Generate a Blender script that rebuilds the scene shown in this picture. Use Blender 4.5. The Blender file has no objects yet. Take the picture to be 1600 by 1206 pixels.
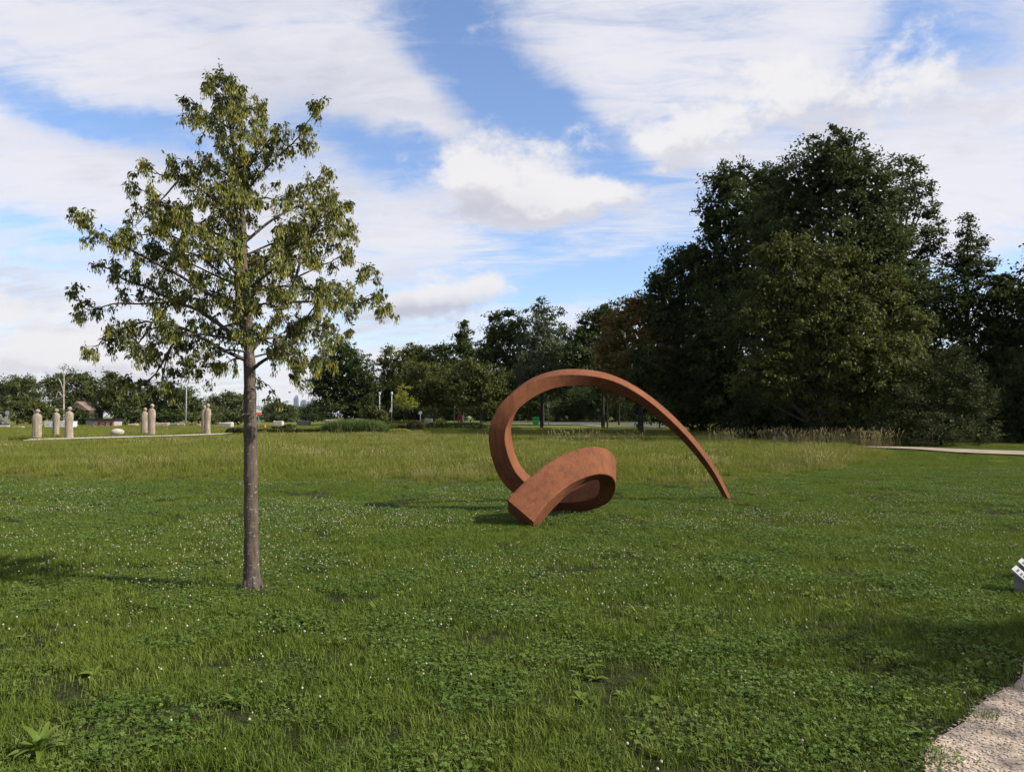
import bpy, math, random
import numpy as np
from mathutils import Vector, Matrix

SC = bpy.context.scene
COL = SC.collection
R = math.radians
RNG = np.random.default_rng(7)
random.seed(7)

# ------------------------------------------------------------------ camera
F_PX, CX, CY, EYE = 1200.0, 800.0, 603.0, 1.65
PITCH = math.atan(48.0 / F_PX)
cam_d = bpy.data.cameras.new('camera')
cam = bpy.data.objects.new('camera', cam_d)
COL.objects.link(cam)
cam_d.sensor_fit = 'HORIZONTAL'
cam_d.sensor_width = 36.0
cam_d.lens = 36.0 * F_PX / 1600.0
cam_d.clip_start = 0.05
cam_d.clip_end = 60000
cam.location = (0, 0, EYE)
cam.rotation_euler = (R(90) + PITCH, 0, 0)
SC.camera = cam

# ------------------------------------------------------------------ light
SUN_H = Vector((0.96, -0.26, 0)).normalized()      # horizontal direction towards the sun
SUN_EL = R(36)
sun_d = bpy.data.lights.new('sun', 'SUN')
sun = bpy.data.objects.new('sun', sun_d)
COL.objects.link(sun)
sun_d.energy = 5.0
sun_d.angle = R(0.6)
sun_d.color = (1.0, 0.93, 0.82)
to_sun = Vector((SUN_H.x * math.cos(SUN_EL), SUN_H.y * math.cos(SUN_EL), math.sin(SUN_EL)))
sun.rotation_euler = to_sun.to_track_quat('Z', 'Y').to_euler()
sun.location = to_sun * 200

VS = SC.view_settings
SC.display_settings.display_device = 'sRGB'
VS.view_transform = 'Standard'
VS.look = 'None'
VS.exposure = 0.85
VS.gamma = 1.0
VS.use_curve_mapping = False
SC.cycles.max_bounces = 6
SC.cycles.diffuse_bounces = 3
SC.cycles.transmission_bounces = 3
SC.cycles.glossy_bounces = 2
SC.cycles.volume_bounces = 0
SC.cycles.caustics_reflective = False
SC.cycles.caustics_refractive = False


# node expression helper -----------------------------------------------------
class E:
    nt = None

    def __init__(s, k):
        s.k = k

    @staticmethod
    def m(op, *a, clamp=False):
        n = E.nt.nodes.new('ShaderNodeMath')
        n.operation = op
        n.use_clamp = clamp
        for i, v in enumerate(a):
            if isinstance(v, E):
                E.nt.links.new(v.k, n.inputs[i])
            else:
                n.inputs[i].default_value = v
        return E(n.outputs[0])

    def __add__(s, o): return E.m('ADD', s, o)
    __radd__ = __add__
    def __sub__(s, o): return E.m('SUBTRACT', s, o)
    def __rsub__(s, o): return E.m('SUBTRACT', o, s)
    def __mul__(s, o): return E.m('MULTIPLY', s, o)
    __rmul__ = __mul__
    def __truediv__(s, o): return E.m('DIVIDE', s, o)


def smooth(e, a, b):
    n = E.nt.nodes.new('ShaderNodeMapRange')
    n.interpolation_type = 'SMOOTHSTEP'
    E.nt.links.new(e.k, n.inputs[0])
    n.inputs[1].default_value = a
    n.inputs[2].default_value = b
    n.inputs[3].default_value = 0
    n.inputs[4].default_value = 1
    return E(n.outputs[0])


def vec(x, y, z):
    n = E.nt.nodes.new('ShaderNodeCombineXYZ')
    for i, v in enumerate((x, y, z)):
        if isinstance(v, E):
            E.nt.links.new(v.k, n.inputs[i])
        else:
            n.inputs[i].default_value = v
    return n.outputs[0]


def noise(v, scale, detail=4, rough=0.55, dist=0.0, out=0):
    n = E.nt.nodes.new('ShaderNodeTexNoise')
    n.noise_dimensions = '3D'
    if v is not None:
        E.nt.links.new(v, n.inputs['Vector'])
    n.inputs['Scale'].default_value = scale
    n.inputs['Detail'].default_value = detail
    n.inputs['Roughness'].default_value = rough
    n.inputs['Distortion'].default_value = dist
    return E(n.outputs[out])


def mixc(f, a, b):
    n = E.nt.nodes.new('ShaderNodeMix')
    n.data_type = 'RGBA'
    for idx, v in ((0, f), (6, a), (7, b)):
        if isinstance(v, E):
            E.nt.links.new(v.k, n.inputs[idx])
        elif hasattr(v, 'is_output'):
            E.nt.links.new(v, n.inputs[idx])
        elif idx == 0:
            n.inputs[0].default_value = v
        else:
            n.inputs[idx].default_value = (*v, 1)
    return n.outputs[2]


# ------------------------------------------------------------------ world sky
SKY_STRENGTH = 0.087
world = bpy.data.worlds.new('World')
SC.world = world
world.use_nodes = True
wt = world.node_tree
wt.nodes.clear()
E.nt = wt
sky = wt.nodes.new('ShaderNodeTexSky')
sky.sky_type = 'NISHITA'
sky.sun_disc = False
sky.sun_elevation = SUN_EL
sky.sun_rotation = math.atan2(SUN_H.x, SUN_H.y)
sky.air_density = 1.0
sky.dust_density = 0.6
sky.ozone_density = 2.0
tc = wt.nodes.new('ShaderNodeTexCoord')
sep = wt.nodes.new('ShaderNodeSeparateXYZ')
wt.links.new(tc.outputs['Generated'], sep.inputs[0])
dx, dy, dz = (E(sep.outputs[i]) for i in range(3))
az = E.m('ARCTAN2', dx, dy)
el = E.m('ARCSINE', dz)
elp = E.m('MAXIMUM', el, 0.0)
# cloud layer seen in perspective: lower in the sky = flatter and farther
den = E.m('MAXIMUM', dz, 0.0) + 0.16
lx, ly = dx / den, dy / den
wx = noise(vec(az, el, 3.1), 5.0, 5, 0.6) - 0.5
wz = noise(vec(az, el, 8.7), 5.0, 5, 0.6) - 0.5
waz = az + wx * 0.16
wel = el + wz * 0.09


def sky_pt(px, py):
    v = Vector(((px - CX) / F_PX, 1.0, (CY - py) / F_PX))
    v = Matrix.Rotation(PITCH, 3, 'X') @ v
    v.normalize()
    return math.atan2(v.x, v.y), math.asin(v.z)


def blob(px, py, sx, sy, ang, amp, ua=None, ue=None):
    a0, e0 = sky_pt(px, py)
    ua = waz if ua is None else ua
    ue = wel if ue is None else ue
    c, s = math.cos(R(ang)), math.sin(R(ang))
    da, de = ua - a0, ue - e0
    p = (da * c - de * s) * (F_PX / sx)      # ang > 0 runs down to the right in the view
    q = (da * s + de * c) * (F_PX / sy)
    return E.m('EXPONENT', (p * p + q * q) * -1.0) * amp


def total(lst, **k):
    t = None
    for b in lst:
        e = blob(*b, **k)
        t = e if t is None else t + e
    return t


# veil of high cloud with blue openings
veil_n = noise(vec(lx * 0.55 + ly * 0.25, ly * 1.3, 1.7), 1.6, 9, 0.62, 0.5)
veil_f = noise(vec(lx * 1.2 + ly * 0.9, ly * 3.2, 5.0), 3.2, 8, 0.66, 0.9)
base = (veil_n - 0.5) * 1.9 + (veil_f - 0.5) * 1.9 + 0.62
holes = total([
    (700, 25, 80, 75, 20, -0.9), (785, 140, 75, 70, 35, -1.05), (890, 195, 110, 42, 25, -0.95),
    (600, 228, 140, 32, 8, -1.05), (985, 255, 70, 40, 10, -0.6),
    (1440, 30, 75, 55, -25, -0.85), (1395, 105, 45, 34, 0, -0.7), (1550, 60, 60, 36, 0, -0.4),
    (80, 160, 200, 24, 12, -0.85), (270, 205, 120, 20, 10, -0.5), (70, 345, 150, 20, 6, -0.6), (60, 395, 160, 14, 3, -0.45),
    (860, 458, 220, 34, -4, -0.9), (1020, 425, 110, 34, -15, -0.65), (860, 385, 100, 26, 4, -0.7),
    (1570, 410, 90, 22, -5, -0.7), (560, 535, 160, 22, 0, -0.45), (1090, 300, 70, 30, 0, -0.45), (640, 270, 70, 26, 0, -0.4),
])
solid = total([
    (260, 70, 330, 75, 6, 0.5), (620, 130, 150, 48, 22, 0.75), (700, 195, 70, 14, 14, 0.6), (960, 70, 160, 75, 20, 0.5), (1250, 60, 150, 60, 0, 0.4),
    (1500, 190, 160, 90, -20, 0.5), (150, 255, 250, 50, 4, 0.4), (300, 420, 300, 70, 0, 0.35), (1550, 300, 160, 60, 0, 0.4), (660, 350, 160, 40, 0, 0.35),
])
veil = smooth(base + holes + solid, -0.25, 1.12)
# heaped clouds, crisper
bn = noise(vec(az, el * 1.4, 2.0), 11.0, 9, 0.62)
bnb = noise(vec(az, el * 1.4 - 0.016, 2.0), 11.0, 9, 0.62)
cu_l = [
    (745, 265, 56, 46, 0, 0.95), (820, 300, 120, 56, 8, 0.95), (900, 320, 80, 30, 0, 0.6), (800, 350, 150, 30, 0, 0.4), (965, 285, 50, 32, -20, 0.65),
    (1080, 215, 95, 34, 8, 0.85), (1055, 262, 18, 12, 0, 0.7), (940, 215, 35, 22, 20, 0.55),
    (1300, 120, 120, 62, 10, 0.85), (1190, 165, 90, 40, 0, 0.6), (1500, 150, 120, 55, -18, 0.6),
    (700, 466, 110, 32, 0, 1.0), (610, 488, 90, 24, 0, 0.85), (60, 545, 90, 24, 0, 0.95), (190, 552, 90, 28, 0, 0.95), (330, 585, 120, 18, 0, 0.6), (20, 590, 150, 20, 0, 0.6), (560, 565, 160, 26, 0, 0.6), (480, 610, 120, 14, 0, 0.5), (40, 480, 110, 22, 0, 0.45),
    (-300, 420, 260, 90, 0, 0.8), (2100, 350, 300, 110, 0, 0.8),
]
ca, ce = az + wx * 0.16, el + wz * 0.10
cu_s = total(cu_l, ua=ca, ue=ce)
cu = smooth(cu_s + (bn - 0.5) * 2.9, 0.30, 0.95)
# undersides of the heaps are greyer: density above minus density here
cu_s2 = total(cu_l, ua=ca, ue=ce + 0.030)
under = smooth(cu_s2 - cu_s + (bnb - bn) * 2.0, -0.30, 0.34)
gn = noise(vec(lx, ly, 9.0), 1.3, 6, 0.55)
greyer = smooth(gn + (veil_f - 0.5) * 0.6, 0.42, 0.82)
lowgrey = total([(690, 492, 140, 22, 0, 0.9), (620, 500, 120, 18, 0, 0.5), (760, 335, 120, 26, 0, 0.3)], ua=ca, ue=ce)
k = 0.575 / SKY_STRENGTH
veil_c = mixc(greyer, (0.83 * k, 0.82 * k, 0.87 * k), (0.62 * k, 0.63 * k, 0.71 * k))
sky_sc = wt.nodes.new('ShaderNodeVectorMath')
sky_sc.operation = 'MULTIPLY'
wt.links.new(sky.outputs[0], sky_sc.inputs[0])
sky_sc.inputs[1].default_value = (1.16, 1.20, 1.34)
c1 = mixc(veil * 0.95, sky_sc.outputs[0], veil_c)
cu_c = mixc(E.m('MINIMUM', under * 0.62 + lowgrey, 1.0), (0.87 * k, 0.85 * k, 0.86 * k), (0.53 * k, 0.54 * k, 0.63 * k))
c2 = mixc(cu * 0.94, c1, cu_c)
lowf = smooth(elp, 0.16, 0.0)
c3 = mixc(lowf * 0.24, c2, (0.76 * k, 0.74 * k, 0.79 * k))
bg = wt.nodes.new('ShaderNodeBackground')
bg.inputs['Strength'].default_value = SKY_STRENGTH
wt.links.new(c3, bg.inputs['Color'])
wo = wt.nodes.new('ShaderNodeOutputWorld')
wt.links.new(bg.outputs[0], wo.inputs['Surface'])
world.cycles.sampling_method = 'MANUAL'
world.cycles.sample_map_resolution = 512


# ------------------------------------------------------------------ helpers
def tag(o, label=None, cat=None, group=None, kind=None):
    if label: o['label'] = label
    if cat: o['category'] = cat
    if group: o['group'] = group
    if kind: o['kind'] = kind
    return o


def empty(name, loc=(0, 0, 0), rz=0.0):
    o = bpy.data.objects.new(name, None)
    o.location = loc
    o.rotation_euler = (0, 0, rz)
    o.empty_display_size = 0.2
    COL.objects.link(o)
    return o


def link(name, me, parent=None, loc=None):
    o = bpy.data.objects.new(name, me)
    COL.objects.link(o)
    if parent: o.parent = parent
    if loc is not None: o.location = loc
    return o


def copy_tree(o, parent=None):
    c = o.copy()
    COL.objects.link(c)
    if parent: c.parent = parent
    for ch in list(o.children):
        copy_tree(ch, c)
    return c


def ss(a, b, x):
    t = np.clip((np.asarray(x, float) - a) / (b - a), 0, 1)
    return t * t * (3 - 2 * t)


_vn = np.random.default_rng(99).random((256, 256))


def vnoise(x, y, s=1.0, off=0):
    x = np.asarray(x, float) / s + 37.3 + off * 11.7
    y = np.asarray(y, float) / s + 91.1 + off * 5.3
    xi, yi = np.floor(x).astype(int), np.floor(y).astype(int)
    fx, fy = x - xi, y - yi
    fx, fy = fx * fx * (3 - 2 * fx), fy * fy * (3 - 2 * fy)
    g = lambda a, b: _vn[a % 256, b % 256]
    return (g(xi, yi) * (1 - fx) + g(xi + 1, yi) * fx) * (1 - fy) + (g(xi, yi + 1) * (1 - fx) + g(xi + 1, yi + 1) * fx) * fy


def terrain(x, y):
    x = np.asarray(x, float); y = np.asarray(y, float)
    rise = 0.85 * ss(58, 108, y) * ss(-38, -8, x)
    bump = (vnoise(x, y, 5.0) - 0.5) * 0.05 * ss(5, 14, y) + (vnoise(x, y, 22.0, 3) - 0.5) * 0.16 * ss(16, 45, y)
    bump = bump * (1 - ss(150, 260, y))
    return rise + bump


_rot = Matrix.Rotation(PITCH, 3, 'X')


def ray(px, py):
    return _rot @ Vector(((px - CX) / F_PX, 1.0, (CY - py) / F_PX))


def P(px, py, Y):
    v = ray(px, py)
    v = v * (Y / v.y)
    return Vector((v.x, v.y, v.z + EYE))


def G(px, py):
    """ground point seen at a pixel of the photograph"""
    v = ray(px, py)
    lo = 1.0
    y = 2.0
    while y < 900:
        z = EYE + v.z / v.y * y
        if z < float(terrain(v.x / v.y * y, y)):
            break
        y *= 1.004
    x = v.x / v.y * y
    return Vector((x, y, float(terrain(x, y))))


def GX(px, Y):
    x = (px - CX) / F_PX * Y
    return Vector((x, Y, float(terrain(x, Y))))


def mpp(Y):
    return Y / F_PX


class MB:
    """collects polygons for one mesh"""
    def __init__(s):
        s.v, s.f, s.mi = [], [], []

    def add(s, vs, fs, mi=0):
        b = len(s.v)
        s.v += [tuple(v) for v in vs]
        s.f += [tuple(i + b for i in f) for f in fs]
        s.mi += [mi] * len(fs)

    def box(s, c, d, rz=0.0, mi=0, bev=0.0):
        x, y, z = d[0] / 2, d[1] / 2, d[2] / 2
        ca, sa = math.cos(rz), math.sin(rz)
        if bev <= 0:
            pts = [(-x, -y, -z), (x, -y, -z), (x, y, -z), (-x, y, -z), (-x, -y, z), (x, -y, z), (x, y, z), (-x, y, z)]
            fs = [(0, 3, 2, 1), (4, 5, 6, 7), (0, 1, 5, 4), (1, 2, 6, 5), (2, 3, 7, 6), (3, 0, 4, 7)]
        else:
            b = bev
            ring = lambda X, Y, Z: [(-X + b, -Y, Z), (X - b, -Y, Z), (X, -Y + b, Z), (X, Y - b, Z), (X - b, Y, Z), (-X + b, Y, Z), (-X, Y - b, Z), (-X, -Y + b, Z)]
            pts = ring(x - b, y - b, -z) + ring(x, y, -z + b) + ring(x, y, z - b) + ring(x - b, y - b, z)
            fs = [tuple(reversed(range(8))), tuple(range(24, 32))]
            for r in range(3):
                for i in range(8):
                    j = (i + 1) % 8
                    fs.append((r * 8 + i, r * 8 + j, r * 8 + 8 + j, r * 8 + 8 + i))
        s.add([(c[0] + p[0] * ca - p[1] * sa, c[1] + p[0] * sa + p[1] * ca, c[2] + p[2]) for p in pts], fs, mi)

    def tube(s, pts, rad, n=8, mi=0, cap=True):
        pts = [Vector(p) for p in pts]
        if not hasattr(rad, '__len__'): rad = [rad] * len(pts)
        up = Vector((0.13, 0.97, 0.2))
        vs = []
        for i, p in enumerate(pts):
            t = (pts[min(i + 1, len(pts) - 1)] - pts[max(i - 1, 0)])
            if t.length < 1e-9: t = Vector((0, 0, 1))
            t.normalize()
            a = up - t * up.dot(t)
            if a.length < 0.1:
                a = Vector((1, 0, 0)) - t * t.x
            a.normalize()
            up = a
            b = t.cross(a)
            for k in range(n):
                th = 2 * math.pi * k / n
                vs.append(p + (a * math.cos(th) + b * math.sin(th)) * rad[i])
        fs = []
        for i in range(len(pts) - 1):
            for k in range(n):
                j = (k + 1) % n
                fs.append((i * n + k, i * n + j, (i + 1) * n + j, (i + 1) * n + k))
        if cap:
            fs.append(tuple(reversed(range(n))))
            fs.append(tuple((len(pts) - 1) * n + k for k in range(n)))
        s.add(vs, fs, mi)

    def lathe(s, prof, c=(0, 0, 0), n=12, mi=0):
        s.tube([(c[0], c[1], c[2] + z) for r, z in prof], [r for r, z in prof], n, mi)

    def mesh(s, name, mats, smooth_=False):
        me = bpy.data.meshes.new(name)
        me.from_pydata(s.v, [], s.f)
        for m in (mats if isinstance(mats, (list, tuple)) else [mats]):
            me.materials.append(m)
        me.polygons.foreach_set('material_index', s.mi)
        if smooth_:
            me.polygons.foreach_set('use_smooth', [True] * len(s.f))
        me.update()
        return me

    def build(s, name, mats, parent=None, smooth_=False, loc=None):
        return link(name, s.mesh(name, mats, smooth_), parent, loc)


def np_mesh(name, v, quads, mats, tint=None, mi=None):
    v = np.asarray(v, np.float32).reshape(-1, 3)
    q = np.asarray(quads, np.int32)
    k = q.shape[1]
    me = bpy.data.meshes.new(name)
    me.vertices.add(len(v))
    me.vertices.foreach_set('co', v.ravel())
    me.loops.add(q.size)
    me.loops.foreach_set('vertex_index', q.ravel())
    me.polygons.add(len(q))
    me.polygons.foreach_set('loop_start', np.arange(0, q.size, k, dtype=np.int32))
    me.polygons.foreach_set('loop_total', np.full(len(q), k, np.int32))
    for m in (mats if isinstance(mats, (list, tuple)) else [mats]):
        me.materials.append(m)
    if mi is not None:
        me.polygons.foreach_set('material_index', np.asarray(mi, np.int32))
    if tint is not None:
        a = me.attributes.new('tint', 'FLOAT', 'POINT')
        a.data.foreach_set('value', np.asarray(tint, np.float32))
    me.update(calc_edges=True)
    return me


def unit(a):
    return a / np.maximum(np.linalg.norm(a, axis=-1, keepdims=True), 1e-9)


def leaf_arrays(Pc, A, Nn, L, W, fold=0.18):
    A = unit(A)
    S = unit(np.cross(A, Nn))
    Nn = np.cross(S, A)
    L = np.asarray(L)[:, None]; W = np.asarray(W)[:, None]
    base = Pc - A * L * 0.5
    tip = Pc + A * L * 0.5
    lf = Pc + S * W * 0.5 + Nn * W * fold - A * L * 0.06
    rt = Pc - S * W * 0.5 + Nn * W * fold - A * L * 0.06
    v = np.stack([base, rt, tip, lf], 1).reshape(-1, 3)
    q = np.arange(len(v)).reshape(-1, 4)
    return v, q


def catmull(pts, per=6):
    pts = [np.asarray(p, float) for p in pts]
    out = []
    n = len(pts)
    for i in range(n - 1):
        p0 = pts[max(i - 1, 0)]; p1 = pts[i]; p2 = pts[i + 1]; p3 = pts[min(i + 2, n - 1)]
        for k in range(per):
            t = k / per
            out.append(0.5 * ((2 * p1) + (-p0 + p2) * t + (2 * p0 - 5 * p1 + 4 * p2 - p3) * t * t + (-p0 + 3 * p1 - 3 * p2 + p3) * t ** 3))
    out.append(pts[-1])
    return np.array(out)


# ------------------------------------------------------------------ materials
def mat(name, col, rough=0.7, spec=0.3, metal=0.0, var=None, vscale=3.0, bump=0.0, bscale=30.0, detail=5, coords='Object'):
    m = bpy.data.materials.new(name)
    m.use_nodes = True
    nt = m.node_tree
    E.nt = nt
    b = nt.nodes['Principled BSDF']
    b.inputs['Roughness'].default_value = rough
    b.inputs['Specular IOR Level'].default_value = spec
    b.inputs['Metallic'].default_value = metal
    b.inputs['Base Color'].default_value = (*col, 1)
    t = nt.nodes.new('ShaderNodeTexCoord')
    if var is not None:
        f = smooth(noise(t.outputs[coords], vscale, detail, 0.6), 0.34, 0.66)
        nt.links.new(mixc(f, col, var), b.inputs['Base Color'])
    if bump > 0:
        bn_ = nt.nodes.new('ShaderNodeBump')
        bn_.inputs['Strength'].default_value = bump
        bn_.inputs['Distance'].default_value = 0.01
        nt.links.new(noise(t.outputs[coords], bscale, 5, 0.6).k, bn_.inputs['Height'])
        nt.links.new(bn_.outputs[0], b.inputs['Normal'])
    return m


def leaf_mat(name, c0, c1, c2=None, transl=0.28, rough=0.55, spec=0.22, worldvar=None, random_inst=False, tint=True):
    """leaf colours c0..c1 (..c2) by a per-leaf random value"""
    m = bpy.data.materials.new(name)
    m.use_nodes = True
    nt = m.node_tree
    E.nt = nt
    b = nt.nodes['Principled BSDF']
    out = nt.nodes['Material Output']
    if tint:
        at = nt.nodes.new('ShaderNodeAttribute')
        at.attribute_name = 'tint'
        f = E(at.outputs['Fac'])
    else:
        f = E(nt.nodes.new('ShaderNodeObjectInfo').outputs['Random'])
    if random_inst:
        oi = nt.nodes.new('ShaderNodeObjectInfo')
        f = f * 0.6 + E(oi.outputs['Random']) * 0.4
    rp = nt.nodes.new('ShaderNodeValToRGB')
    rp.color_ramp.elements[0].color = (*c0, 1)
    rp.color_ramp.elements[1].color = (*c1, 1)
    if c2:
        rp.color_ramp.elements[1].position = 0.72
        e = rp.color_ramp.elements.new(1.0)
        e.color = (*c2, 1)
    nt.links.new(f.k, rp.inputs[0])
    col = rp.outputs[0]
    if worldvar:
        sc_, wc = worldvar
        g = nt.nodes.new('ShaderNodeNewGeometry')
        wf = smooth(noise(g.outputs['Position'], sc_, 4, 0.6), 0.38, 0.68)
        col = mixc(wf * 0.75, col, wc)
    nt.links.new(col, b.inputs['Base Color'])
    b.inputs['Roughness'].default_value = rough
    b.inputs['Specular IOR Level'].default_value = spec
    tr = nt.nodes.new('ShaderNodeBsdfTranslucent')
    hs = nt.nodes.new('ShaderNodeHueSaturation')
    hs.inputs['Value'].default_value = 1.25
    hs.inputs['Saturation'].default_value = 1.1
    nt.links.new(col, hs.inputs['Color'])
    nt.links.new(hs.outputs[0], tr.inputs['Color'])
    mx = nt.nodes.new('ShaderNodeMixShader')
    mx.inputs[0].default_value = transl
    nt.links.new(b.outputs[0], mx.inputs[1])
    nt.links.new(tr.outputs[0], mx.inputs[2])
    nt.links.new(mx.outputs[0], out.inputs['Surface'])
    return m


M = {}
M['bark'] = mat('bark', (0.0860, 0.0731, 0.0602), 0.9, 0.1, var=(0.0473, 0.0387, 0.0310), vscale=9, bump=0.5, bscale=24)
M['bark_pale'] = mat('bark_pale', (0.3612, 0.3268, 0.2752), 0.9, 0.1, var=(0.2150, 0.1892, 0.1548), vscale=2, bump=0.4, bscale=20)
M['bark_dark'] = mat('bark_dark', (0.0387, 0.0327, 0.0258), 0.9, 0.1, var=(0.0215, 0.0189, 0.0155), vscale=2, bump=0.4, bscale=12)
M['stone_pale'] = mat('stone_pale', (0.2924, 0.2365, 0.1763), 0.9, 0.15, var=(0.1806, 0.1419, 0.1032), vscale=4.5, bump=0.8, bscale=14)
M['stone_white'] = mat('stone_white', (0.3784, 0.3526, 0.3053), 0.9, 0.15, var=(0.2408, 0.2193, 0.1849), vscale=2.0, bump=0.6, bscale=9)
M['stone_grey'] = mat('stone_grey', (0.1720, 0.1634, 0.1505), 0.9, 0.15, var=(0.1118, 0.1075, 0.1032), vscale=2.0, bump=0.6, bscale=9)
M['metal_grey'] = mat('metal_grey', (0.2838, 0.2924, 0.3010), 0.55, 0.4, var=(0.2150, 0.2236, 0.2322), vscale=2)
M['metal_light'] = mat('metal_light', (0.36, 0.37, 0.38), 0.5, 0.4)
M['white_paint'] = mat('white_paint', (0.6708, 0.6708, 0.6708), 0.45, 0.4, var=(0.6020, 0.6020, 0.5934), vscale=1.5)
M['red_paint'] = mat('red_paint', (0.4730, 0.0516, 0.0301), 0.5, 0.4)
M['orange_paint'] = mat('orange_paint', (0.6450, 0.1118, 0.0258), 0.5, 0.4)
M['green_paint'] = mat('green_paint', (0.0129, 0.1462, 0.0430), 0.45, 0.4)
M['black_paint'] = mat('black_paint', (0.0129, 0.0129, 0.0138), 0.5, 0.3)
M['dark_wood'] = mat('dark_wood', (0.0645, 0.0516, 0.0430), 0.8, 0.2, var=(0.0430, 0.0344, 0.0284), vscale=6)
M['roof_brown'] = mat('roof_brown', (0.1720, 0.1204, 0.0989), 0.85, 0.2, var=(0.1290, 0.0860, 0.0731), vscale=1.2)
M['asphalt'] = mat('asphalt', (0.0731, 0.0714, 0.0705), 0.9, 0.2, var=(0.0516, 0.0516, 0.0516), vscale=0.8, bump=0.3, bscale=40)
M['concrete'] = mat('concrete', (0.3096, 0.2924, 0.2666), 0.9, 0.2, var=(0.2408, 0.2236, 0.2064), vscale=1.5)
M['car_blue'] = mat('car_blue', (0.0172, 0.0430, 0.0559), 0.25, 0.5)
M['glass_dark'] = mat('glass_dark', (0.0103, 0.0120, 0.0138), 0.08, 0.6)
M['rubber'] = mat('rubber', (0.0155, 0.0155, 0.0155), 0.85, 0.2)
M['tower_haze_blue'] = mat('tower_haze_blue', (0.0860, 0.1032, 0.1720), 0.4, 0.4)  # blue of the distant haze put into the tower's base colour
M['tower_teal'] = mat('tower_teal', (0.0860, 0.1720, 0.2236), 0.3, 0.5)
M['tower_pale'] = mat('tower_pale', (0.2064, 0.2236, 0.2666), 0.6, 0.3)
M['tower_dark'] = mat('tower_dark', (0.0602, 0.0731, 0.0860), 0.5, 0.3)
M['flower_white'] = mat('flower_white', (0.37, 0.355, 0.28), 0.85, 0.1, var=(0.28, 0.23, 0.18), vscale=60)
M['straw'] = leaf_mat('straw', (0.1640, 0.1476, 0.0574), (0.3116, 0.2542, 0.1230), None, 0.25, 0.7, 0.2, random_inst=False, tint=False)


def rust_mat():
    m = bpy.data.materials.new('rusted_steel')
    m.use_nodes = True
    nt = m.node_tree
    E.nt = nt
    b = nt.nodes['Principled BSDF']
    t = nt.nodes.new('ShaderNodeTexCoord').outputs['Object']
    n1 = smooth(noise(t, 2.2, 6, 0.65), 0.34, 0.68)
    n2 = smooth(noise(t, 38, 6, 0.7), 0.3, 0.7)
    n3 = smooth(noise(t, 9, 5, 0.6, 0.5), 0.5, 0.75)
    mp = nt.nodes.new('ShaderNodeMapping')
    mp.inputs['Scale'].default_value = (14, 14, 0.8)
    nt.links.new(t, mp.inputs[0])
    st = smooth(noise(mp.outputs[0], 1.0, 4, 0.6), 0.45, 0.75)
    c = mixc(n1, (0.1452, 0.0493, 0.0194), (0.0986, 0.0334, 0.0150))
    c = mixc(n2 * 0.55, c, (0.1804, 0.0686, 0.0299))
    c = mixc(n3 * 0.5, c, (0.0792, 0.0299, 0.0158))
    c = mixc(st * 0.62, c, (0.0660, 0.0246, 0.0141))
    nt.links.new(c, b.inputs['Base Color'])
    b.inputs['Roughness'].default_value = 0.82
    b.inputs['Specular IOR Level'].default_value = 0.18
    bm = nt.nodes.new('ShaderNodeBump')
    bm.inputs['Strength'].default_value = 0.35
    bm.inputs['Distance'].default_value = 0.004
    nt.links.new((n2 + noise(t, 120, 3, 0.6) * 0.6).k, bm.inputs['Height'])
    nt.links.new(bm.outputs[0], b.inputs['Normal'])
    return m


M['rust'] = rust_mat()
M['weld'] = mat('weld_bead', (0.20, 0.085, 0.042), 0.8, 0.2, var=(0.12, 0.045, 0.022), vscale=20, bump=0.6, bscale=60)


def trunk_mat():
    m = bpy.data.materials.new('young_bark')
    m.use_nodes = True
    nt = m.node_tree
    E.nt = nt
    b = nt.nodes['Principled BSDF']
    t = nt.nodes.new('ShaderNodeTexCoord').outputs['Object']
    mp = nt.nodes.new('ShaderNodeMapping')
    mp.inputs['Scale'].default_value = (26, 26, 6)
    nt.links.new(t, mp.inputs[0])
    n1 = smooth(noise(mp.outputs[0], 1.0, 6, 0.65), 0.35, 0.7)
    mp2 = nt.nodes.new('ShaderNodeMapping')
    mp2.inputs['Scale'].default_value = (22, 22, 48)
    nt.links.new(t, mp2.inputs[0])
    lich = smooth(noise(mp2.outputs[0], 1.0, 4, 0.55), 0.60, 0.68)
    big = smooth(noise(t, 3.0, 4, 0.6), 0.4, 0.65)
    c = mixc(n1, (0.088, 0.068, 0.052), (0.038, 0.029, 0.023))
    c = mixc(big * 0.35, c, (0.10, 0.085, 0.064))
    c = mixc(lich * 0.6, c, (0.27, 0.255, 0.22))
    nt.links.new(c, b.inputs['Base Color'])
    b.inputs['Roughness'].default_value = 0.85
    b.inputs['Specular IOR Level'].default_value = 0.2
    bm = nt.nodes.new('ShaderNodeBump')
    bm.inputs['Strength'].default_value = 0.6
    bm.inputs['Distance'].default_value = 0.008
    nt.links.new(n1.k, bm.inputs['Height'])
    nt.links.new(bm.outputs[0], b.inputs['Normal'])
    return m


M['young_bark'] = trunk_mat()

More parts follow.
